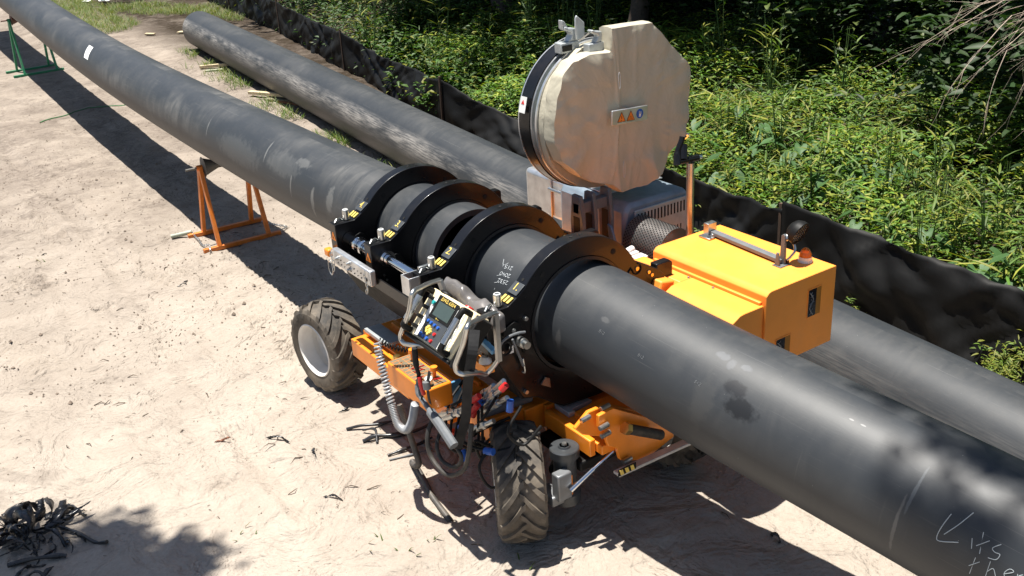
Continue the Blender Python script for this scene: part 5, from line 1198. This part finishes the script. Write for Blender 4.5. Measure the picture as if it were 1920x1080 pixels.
# ------------------------------------------------------------------ sunlit weed band behind the fence (nobody could count the small leaves)
def band_points(n, t0, t1, d0, d1, rng=RNG):
    t = rng.uniform(t0,t1,n); d = d0+(d1-d0)*rng.random(n)**1.0; x = np.array([fence_n(a) for a in t])+d; return x, t
def ground_cover(name, label, n, t0, t1, d0, d1, L, W, base, alt, pa, hmax, thr=-1, shape='lance', seed=1):
    g = np.random.default_rng(seed); x, t = band_points(n,t0,t1,d0,d1,g); hh = np.array([ground_z(a,b_,False) for a,b_ in zip(x,t)])
    nz = np.array([noise.noise(Vector((a*1.1,b_*1.1,seed))) for a,b_ in zip(x,t)]); keep = nz > thr; x,t,hh,nz = x[keep],t[keep],hh[keep],nz[keep]; n = len(x)
    z = hh+hmax*np.clip(.55+nz,.1,1.2)*g.random(n)**.7
    a = g.uniform(0,6.28,n); D = np.c_[np.cos(a),np.sin(a),g.uniform(-.2,.75,n)]; U = np.c_[g.normal(0,.3,(n,2)),np.ones(n)]
    me = leaf_mesh(name, np.c_[x,t,z], D, U, g.uniform(.55,1.25,n)*L, g.uniform(.7,1.2,n)*W, cols(n,base,.4,g,alt,pa)*(.8+.5*np.clip(nz,-.4,.6))[:,None], M_LEAF, shape=shape)
    o = finish(name, me, label, 'weeds', None); o['kind'] = 'stuff'; return o
ground_cover('weeds', 'low yellow-green weeds crowding the back of the silt fence', 76000, -7, 9, .22, 4.7, .090, .027, (.095,.185,.024), (.26,.30,.035), .30, .50, -.75, seed=1)
ground_cover('weeds', 'narrow upright grassy blades among the yellow-green weeds', 7000, -7, 6, .3, 3.8, .24, .020, (.10,.18,.025), (.27,.28,.04), .35, .50, -.3, shape='blade', seed=7)
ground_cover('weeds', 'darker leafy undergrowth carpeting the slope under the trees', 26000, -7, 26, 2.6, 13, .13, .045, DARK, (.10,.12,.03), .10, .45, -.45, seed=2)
ground_cover('weeds', 'leafy green undergrowth behind the far part of the fence', 22000, 8, 26, .05, 4.5, .12, .042, (.04,.085,.016), YEL_, .12, .6, -.5, seed=3)
# grass
def grass(name, label, pts, L, base, alt, seed, per=14):
    g = np.random.default_rng(seed); P = []; 
    for (x, y) in pts:
        for _ in range(per): dx, dy = g.normal(0,.045,2); P.append((x+dx,y+dy,ground_z(x+dx,y+dy)-.005))
    P = np.array(P); n = len(P); a = g.uniform(0,6.28,n); D = np.c_[np.cos(a)*.5,np.sin(a)*.5,g.uniform(.6,1.3,n)]; U = np.c_[np.cos(a),np.sin(a),np.full(n,-.2)]*-1+np.array([0,0,.6])
    me = leaf_mesh(name, P, D, U, g.uniform(.5,1.3,n)*L, np.full(n,.006)+.004*g.random(n), cols(n,base,.3,g,alt,.3), M_LEAF, droop=.35, shape='blade')
    o = finish(name, me, label, 'grass', None); o['kind'] = 'stuff'; return o
g = np.random.default_rng(5)
pts = [(x,y) for x,y in zip(g.uniform(1.6,6.5,5200), g.uniform(14.5,26,5200)) if noise.noise(Vector((x*.7,y*.35,3)))+.22*(y-16.5)*.3 > .05 and x < fence_n(y)-.1 and x > 1.9+.1*(20-y)*0]
grass('grass', 'sunlit rough grass patch beyond the end of the scuffed pipe', pts, .16, (.09,.14,.02), (.22,.21,.07), 6, 7)
pts = [(axis2(y).x-.30-abs(g.normal(0,.16)), y) for y in g.uniform(3.4,13.5,150) if noise.noise(Vector((y*1.3,0,9))) > -.05]
grass('grass', 'thin grass tufts along the left foot of the scuffed pipe', pts, .17, (.08,.13,.02), (.20,.22,.05), 7, 9)
pts = [(axis2(y).x+.40+abs(g.normal(0,.15)), y) for y in g.uniform(-5,13,170)]
grass('grass', 'dry grass between the scuffed pipe and the fence', pts, .15, (.09,.11,.03), (.22,.19,.10), 8, 8)
pts = [(-1.5,-2.05),(-1.3,-2.12),(-1.05,-1.95),(-.95,-1.85),(-1.15,-1.7),(-.62,-2.4),(-1.9,4.1),(-1.75,4.2),(-.95,-2.35),(-1.7,-1.15)]
grass('grass', 'few small grass seedlings on the open sand', pts, .055, (.07,.11,.02), (.2,.18,.08), 9, 4)

# ------------------------------------------------------------------ single plants: taro, canes, shrubs
def taro_mesh(seed, nl=6, s=1.0):
    g = np.random.default_rng(seed); verts = []; faces = []; colr = []
    OUTL = [(0,0),(-.10,.16),(-.30,.26),(-.36,.16),(-.26,.38),(.05,.44),(.40,.36),(.75,.18),(1.05,0)]
    full = OUTL+[(x,-y) for x, y in OUTL[-2:0:-1]]
    for i in range(nl):
        a = i*2.4+g.uniform(-.4,.4); h = s*g.uniform(.25,.55); r = s*g.uniform(.10,.34); L = s*g.uniform(.13,.22); tip = np.array([r*np.cos(a),r*np.sin(a),h]); d = np.array([np.cos(a),np.sin(a),-.45+g.uniform(-.3,.3)]); d /= np.linalg.norm(d); sd = np.array([-np.sin(a),np.cos(a),g.uniform(-.15,.15)]); up = np.cross(d,sd)
        c = np.array((.060,.135,.040))*g.uniform(.8,1.2); b0 = len(verts)
        verts.append(tip+d*L*.25-up*0); colr.append(c)
        for x, y in full: verts.append(tip+d*x*L+sd*y*L*1.15+up*(abs(y)*.30*L+.03*L*math.sin(9*x+7*y)-.12*L*max(x,0)**2)); colr.append(c)
        for k in range(len(full)): faces.append((b0,b0+1+k,b0+1+(k+1)%len(full)))
        m = 5; st0 = len(verts)   # petiole
        for j in range(m+1):
            f = j/m; q = tip*f*np.array([f,f,1]); 
            for k in range(4): verts.append(q+.006*s*np.array([math.cos(k*1.57),math.sin(k*1.57),0])); colr.append(np.array((.10,.17,.05)))
        for j in range(m):
            for k in range(4): faces.append((st0+j*4+k,st0+j*4+(k+1)%4,st0+(j+1)*4+(k+1)%4,st0+(j+1)*4+k))
    me = bpy.data.meshes.new('taro'); me.from_pydata([tuple(v) for v in verts],[],faces); at = me.color_attributes.new('Col','FLOAT_COLOR','POINT')
    at.data.foreach_set('color', [c for q in colr for c in (*q,1)]); return me
def cane_mesh(seed, n=26, h=.9, L=.22, W=.022, base=(.085,.14,.02), alt=(.20,.21,.03)):
    """upright cane with long narrow leaves"""
    g = np.random.default_rng(seed); ns = 4; k = g.integers(0,ns,n); sa = g.uniform(0,6.28,ns); f = g.uniform(.25,1,n); lean = .22
    P = np.c_[np.cos(sa[k])*lean*f*h*.6, np.sin(sa[k])*lean*f*h*.6, f*h*g.uniform(.8,1,ns)[k]]; a = g.uniform(0,6.28,n)
    D = np.c_[np.cos(a),np.sin(a),g.uniform(.2,1.3,n)]; U = np.c_[-np.cos(a)*.5,-np.sin(a)*.5,np.ones(n)]
    me = leaf_mesh('cane', P, D, U, g.uniform(.6,1.2,n)*L, g.uniform(.7,1.2,n)*W, cols(n,base,.3,g,alt,.3), M_LEAF, droop=.3, shape='blade'); return me
def cane_stem(seed, h):
    g = np.random.default_rng(seed); b = MB()
    for a in g.uniform(0,6.28,4): b.tube([(0,0,0),(math.cos(a)*.07*h,math.sin(a)*.07*h,h*.5),(math.cos(a)*.14*h,math.sin(a)*.14*h,h*.95)],[.006,.005,.002],5)
    return b
def place(proto, x, y, s_, label, dz=-.02, rng=random.Random(3)):
    o = copy_tree(proto, (x,y,ground_z(x,y,False)+dz), rng.uniform(0,6.28), sc=s_); o['label'] = label; return o
def first_or_copy(proto, used, x, y, s_, label, rng):
    if not used[0]:
        used[0] = True; proto.location = (x,y,ground_z(x,y,False)-.02); proto.rotation_euler = (0,0,rng.uniform(0,6.28)); proto.scale = (s_,)*3; proto['label'] = label; return proto
    o = copy_tree(proto, (x,y,ground_z(x,y,False)-.02), rng.uniform(0,6.28), sc=s_); o['label'] = label; return o
CI = cam.matrix_world.inverted(); FPX = cd.lens/36*1920
def pix(x, y, z): v = CI @ Vector((x,y,z)); return (960-FPX*v.x/v.z, 540+FPX*v.y/v.z) if v.z < 0 else (-9999,-9999)
def where(x, y):
    px_, _ = pix(x, y, ground_z(x,y,False)+.3); d = x-fence_n(y)
    a = 'above the far end of the scuffed pipe' if px_ < 560 else 'left of the round heater plate' if px_ < 960 else 'behind the round heater plate' if px_ < 1290 else 'just right of the round heater plate' if px_ < 1450 else 'above the amber cabinet' if px_ < 1620 else 'right of the work lamp' if px_ < 1780 else 'at the right edge of the picture'
    return a+(', close behind the fence' if d < .9 else ', low on the bank' if d < 1.8 else ', halfway up the bank' if d < 3.2 else ', high on the bank' if d < 5.5 else ', deep in the wood')
def seen(x, y):
    a, b_ = pix(x, y, ground_z(x,y,False)); c_, d_ = pix(x, y, ground_z(x,y,False)+1.2); return -80 < a < 2000 and b_ > -20 and d_ < 1100
rs = random.Random(77)
def scatter(protos, spots, label, smin=.8, smax=1.2):
    used = [[False] for _ in protos]
    for i, (x, y) in enumerate(spots):
        k = rs.randrange(len(protos))
        if not seen(x, y): continue
        first_or_copy(protos[k], used[k], x, y, rs.uniform(smin,smax), label+' '+where(x,y), rs)
    for p, u in zip(protos, used):
        if not u[0]: bpy.data.objects.remove(p)
TG = 'large-leaved taro plants on the sunny bank'
def taro_thing(seed, nl): return tag(link('taro_plant', taro_mesh(seed,nl), M_LEAF, angle=60), None, 'plant', TG)
tp = [taro_thing(i, 5+i%3) for i in range(4)]
sp1 = [(fence_n(y)+d, y) for y, d in [(rs.uniform(-.6,2.0), rs.uniform(.7,2.0)) for _ in range(34)]]
scatter(tp, sp1, 'broad-leaved taro plant', .5, .8)
tp = [taro_thing(20+i, 6) for i in range(3)]
sp2 = [(fence_n(y)+d, y) for y, d in [(-1.15,.65),(-1.3,.8),(-1.5,.95),(-1.0,.8),(-2.2,.58),(-2.35,.7),(-2.5,.85),(-2.6,.6),(-2.75,.75),(-2.0,.7),(-2.9,.95),(-3.0,.6)]]
scatter(tp, sp2, 'broad-leaved taro plant', .65, 1.0)
def cane_thing(seed, h, **k):
    o = tag(link('cane_plant', cane_mesh(seed, h=h, **k), M_LEAF, smooth=False), None, 'plant', 'cane plants on the bank')
    s_ = cane_stem(seed, h); s_.build('stem', M_STEM, o, local=True); return o
cp = [cane_thing(i, rs.uniform(.6,1.0)) for i in range(6)]
scatter(cp, [(fence_n(y)+rs.uniform(.5,3.3), y) for y in [rs.uniform(-4,2.6) for _ in range(52)]], 'sunlit cane with narrow leaves', .6, 1.15)
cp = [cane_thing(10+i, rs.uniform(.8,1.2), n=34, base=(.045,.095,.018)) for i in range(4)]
scatter(cp, [(fence_n(y)+rs.uniform(.3,5), y) for y in [rs.uniform(2.6,13) for _ in range(48)]], 'darker green cane', .7, 1.3)
# bushes
def bush_thing(seed, n, rad, h, L, W, base, alt, pa):
    return tag(link('leafy_bush', herb_mesh(seed,n,rad,h,L,W,base,alt,pa), M_LEAF, smooth=False), None, 'bush', 'bushes along the bank')
bp = [bush_thing(40+i, 900, .42, .62, .105, .045, (.05,.105,.018), YEL_, .15) for i in range(4)]
scatter(bp, [(fence_n(y)+rs.uniform(.35,2.6), y) for y in [rs.uniform(2.6,11) for _ in range(42)]], 'bright green leafy bush', .6, 1.15)
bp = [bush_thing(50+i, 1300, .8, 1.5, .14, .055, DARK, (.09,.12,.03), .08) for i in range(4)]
scatter(bp, [(fence_n(y)+rs.uniform(3.2,9), y) for y in [rs.uniform(-5,24) for _ in range(95)]], 'dark shaded bush', .7, 1.5)
bp = [bush_thing(60+i, 700, .38, .5, .07, .02, (.08,.14,.02), YEL_, .35) for i in range(3)]
scatter(bp, [(fence_n(y)+rs.uniform(.15,2.4), y) for y in [rs.uniform(-4.2,2.4) for _ in range(30)]], 'small yellow-green weed bush', .5, 1.0)
fr = tag(link('feathery_bush', herb_mesh(71,1500,.30,.42,.05,.010,(.12,.17,.02),YEL_,.4,up=.9), M_LEAF, smooth=False), 'feathery yellow-green bush at the right edge in front of the fence', 'bush'); fr.location = (2.75,-3.02,ground_z(2.75,-3.02,False)-.02)
for (x, y, s_, lab) in ((2.55,-2.75,.34,'small red-tipped weed growing over the top of the scuffed pipe near the right edge'),(3.02,12.3,.9,'leafy weed between the scuffed pipe end and the fence'),(3.15,11.1,.9,'leafy weed in front of a fence stake behind the scuffed pipe')):
    k = tag(link('roadside_weed', herb_mesh(int(x*100),140,.16,.34,.06,.022,(.10,.18,.03),(.3,.08,.03) if s_ < .6 else YEL_,.2), M_LEAF, smooth=False), lab, 'weed'); k.location = (x,y,ground_z(x,y,False)); k.scale = (s_,)*3

# ------------------------------------------------------------------ trees
def trunk_build(h, r, seed, limbs=6, lean=(0,0)):
    g = random.Random(seed); b = MB(); pts = [Vector((lean[0]*f*h+.18*noise.noise(Vector((f*3,seed,0))), lean[1]*f*h+.18*noise.noise(Vector((f*3,seed,9))), f*h-.15)) for f in [i/9 for i in range(10)]]
    b.tube(pts, [r*(1.25 if i == 0 else 1-.075*i) for i in range(10)], 12); tips = []
    for i in range(limbs):
        a = i*2.4+g.uniform(-.4,.4); j = g.randrange(4,9); p = pts[j]; L = g.uniform(.25,.42)*h; q = p+Vector((math.cos(a)*L*.55,math.sin(a)*L*.55,L*.28)); e = p+Vector((math.cos(a)*L,math.sin(a)*L,L*.42))
        b.tube([p,q,e],[r*.42,r*.26,r*.08],7); tips += [q,e]
    tips.append(pts[-1]); return b, tips
def crown_mesh(tips, n, rad, L, W, base, alt, pa, seed, flat=.7):
    g = np.random.default_rng(seed); T = np.array([tuple(t) for t in tips]); nc = len(T)*5; C = T[g.integers(0,len(T),nc)]+g.normal(0,rad*.55,(nc,3))*np.array([1,1,flat]); k = g.integers(0,nc,n)
    P = C[k]+g.normal(0,rad*.26,(n,3))*np.array([1,1,flat]); a = g.uniform(0,6.28,n); D = np.c_[np.cos(a),np.sin(a),g.uniform(-.8,.4,n)]; U = np.c_[g.normal(0,.45,(n,2)),np.ones(n)]
    return leaf_mesh('crown', P, D, U, g.uniform(.6,1.2,n)*L, g.uniform(.7,1.2,n)*W, cols(n,base,.35,g,alt,pa), M_LEAF)
def tree(loc, h, r, seed, label, n=5200, rad=1.25, L=.22, W=.12, lean=(0,0), limbs=7, group='trees of the wood'):
    t = thing('broadleaf_tree', label, 'tree', loc, 0, group); WL[t.name] = Matrix()
    b, tips = trunk_build(h, r, seed, limbs, lean); b.build('trunk', M_BARK, t, local=True, angle=60)
    c = link('crown', crown_mesh(tips, n, rad, L, W, (.05,.10,.02), (.09,.13,.03), .2, seed), M_LEAF, t, local=True, smooth=False); return t
def gz(x, y): return ground_z(x,y,False)-.05
T1 = tree((9.28,1.8,gz(9.3,1.8)), 7.2, .17, 1, 'tree with the dark trunk near the upper right corner', rad=1.4)
TW = [(7.4,6.0),(7.5,9.7),(9.0,-1.6),(9.4,4.9),(8.3,7.6),(9.6,9.2),(8.2,11.8),(9.8,13.6),(7.8,16.8),(11.0,18.5),(8.6,21.5),(11.6,-1.2),(12.4,3.4),(12.8,7.0),(8.9,-4.8),(10.6,-5.0),(13.8,11.5),(13.8,15.5),(6.9,24.5),(11.5,24)]
for i, (x, y) in enumerate(TW):
    o = copy_tree(T1, (x,y,gz(x,y)), i*1.7+.6, sc=.9+.3*((i*37)%10)/10); o['label'] = 'leafy tree of the shady wood behind the bank, crown out of sight above'
# the tree that shades the near pipe, and the one shading the lower left corner
def shade_tree(loc, h, seed, label, blobs, lean, n):
    t = thing('broadleaf_tree', label, 'tree', loc, 0); WL[t.name] = Matrix(); b, tips = trunk_build(h, .16, seed, 3, lean)
    top = Vector((lean[0]*h*.8, lean[1]*h*.8, h*.8))
    for q in [q for q in blobs if q[5] > .5]: b.tube([top*.8, top.lerp(Vector(q[:3]),.5)+Vector((0,0,.3)), Vector(q[:3])],[.05,.03,.01],7)
    b.build('trunk', M_BARK, t, local=True, angle=60)
    g = np.random.default_rng(seed); P = []
    for (x, y, z, rx, ry, cnt) in blobs:
        m = int(n*cnt); cc = np.array([x,y,z])+g.normal(0,1,(max(2,int(cnt*22)),3))*np.array([rx*.6,ry*.6,.25]); P.append(cc[g.integers(0,len(cc),m)]+g.normal(0,1,(m,3))*np.array([.06,.06,.08])*(1 if h > 9 else 1.6))
    P = np.concatenate(P); m = len(P); a = g.uniform(0,6.28,m); D = np.c_[np.cos(a),np.sin(a),g.uniform(-.6,.3,m)]; U = np.c_[g.normal(0,.4,(m,2)),np.ones(m)]
    link('crown', leaf_mesh('crown', P, D, U, g.uniform(.08,.16,m), g.uniform(.04,.075,m), cols(m,(.05,.10,.02),.3,g), M_LEAF), M_LEAF, t, local=True, smooth=False); return t
def above(x, y, z0, z): k = (z-z0); return (x+SUNDIR.x/SUNDIR.z*k, y+SUNDIR.y/SUNDIR.z*k, z)
def rel(p, loc): return (p[0]-loc[0], p[1]-loc[1], p[2]-loc[2])
loc = (3.2,-8.6,gz(3.2,-8.6)); H_ = 11.5; bl = []
rq = random.Random(9)
DAP = [(rq.uniform(.38,.62),rq.uniform(-4.9,-3.6),rq.uniform(.03,.05),rq.uniform(.04,.08),rq.uniform(.010,.020)) for _ in range(15)]+[(rq.uniform(-.02,.40),rq.uniform(-5.1,-3.95),rq.uniform(.02,.04),rq.uniform(.03,.07),rq.uniform(.007,.014)) for _ in range(11)]
for (x, y, rx, ry, c) in DAP+[(-.05,-5.1,.08,.10,.05),(.10,-5.6,.35,.22,1.4),(.55,-5.6,.3,.3,1.0),(.3,-6.4,.6,.4,2.0)]: bl.append((*rel(above(x,y,1.0,H_),loc),rx,ry,c))
shade_tree(loc, 11, 31, 'tree outside the lower right corner whose branches shade the near pipe', bl, (-.16,.12), 1500)
loc = (-6.6,-1.2,gz(-6.6,-1.2)); bl = []
for (x, y, rx, ry, c) in ((-2.42,-.80,.12,.12,.30),(-2.75,-1.25,.25,.20,1.0),(-2.95,-.62,.20,.22,.8),(-3.5,-1.0,.5,.5,2.0),(-2.18,-1.10,.10,.12,.22),(-2.62,-1.6,.25,.20,.7),(-2.66,-.48,.08,.08,.14),(-2.25,-1.38,.08,.10,.18)): bl.append((*rel(above(x,y,0,8.2),loc),rx,ry,c))
shade_tree(loc, 8.2, 32, 'tree outside the left edge whose branch shades the lower left corner', bl, (.30,.02), 1600)
# bare dead branches hanging in at the right
def dead_branch(p0, seed, n, label):
    g = random.Random(seed); b = MB()
    def grow(p, d, L, r, depth):
        pts = [p]; 
        for i in range(6):
            d = (d+Vector((g.uniform(-.10,.10),g.uniform(-.10,.10),g.uniform(-.10,.05)))).normalized(); pts.append(pts[-1]+d*L/6)
        b.tube(pts,[r*(1-.14*i) for i in range(7)],5)
        if depth:
            for i in range(2,7):
                if g.random() < .85: q = (d+Vector((g.uniform(-.7,.7),g.uniform(-.7,.7),g.uniform(-.6,.35)))).normalized(); grow(pts[i], q, L*g.uniform(.3,.55), r*.45, depth-1)
    for i in range(n): grow(Vector(p0)+Vector((g.uniform(-.1,.1),g.uniform(-.1,.1),g.uniform(-.1,.1))), Vector((-.62+g.uniform(-.3,.2), .55+g.uniform(-.3,.3), -.22+g.uniform(-.30,.25))), g.uniform(1.0,1.9), .011, 2)
    return tag(b.build('dead_branch', plain('bleached_twig',(.42,.33,.26),.8,var=.2), None, angle=60), label, 'branch')
dead_branch((6.3,-2.5,2.35), 4, 7, 'spray of bare pale twigs hanging in from the right edge')
# hanging vine and a thin bent sapling in the dark wood
def vine(pts, label, leaves):
    P = smooth_path(pts, 8); b = MB(); b.tube(P, .009, 6); o = b.build('hanging_vine', M_TWIG, None); tag(o, label, 'vine')
    if leaves:
        g = np.random.default_rng(3); A = np.array([tuple(p) for p in P]); k = g.integers(0,len(A),leaves); Q = A[k]+g.normal(0,.07,(leaves,3)); a = g.uniform(0,6.28,leaves)
        link('leaves', leaf_mesh('leaves', Q, np.c_[np.cos(a),np.sin(a),g.uniform(-1,.1,leaves)], np.c_[g.normal(0,.5,(leaves,2))-.3,np.ones(leaves)], g.uniform(.05,.11,leaves), g.uniform(.03,.06,leaves), cols(leaves,(.10,.19,.04),.3,g), M_LEAF), M_LEAF, o, smooth=False)
vine([(6.9,2.3,3.6),(6.85,2.3,2.9),(6.75,2.32,2.3),(6.85,2.25,1.6)], 'leafy vine hanging in front of the dark wood', 330)
vine([(7.3,1.35,3.6),(7.35,1.3,2.9),(7.22,1.32,2.3),(7.25,1.30,1.7)], 'thin bare liana to the right of the leafy vine', 0)
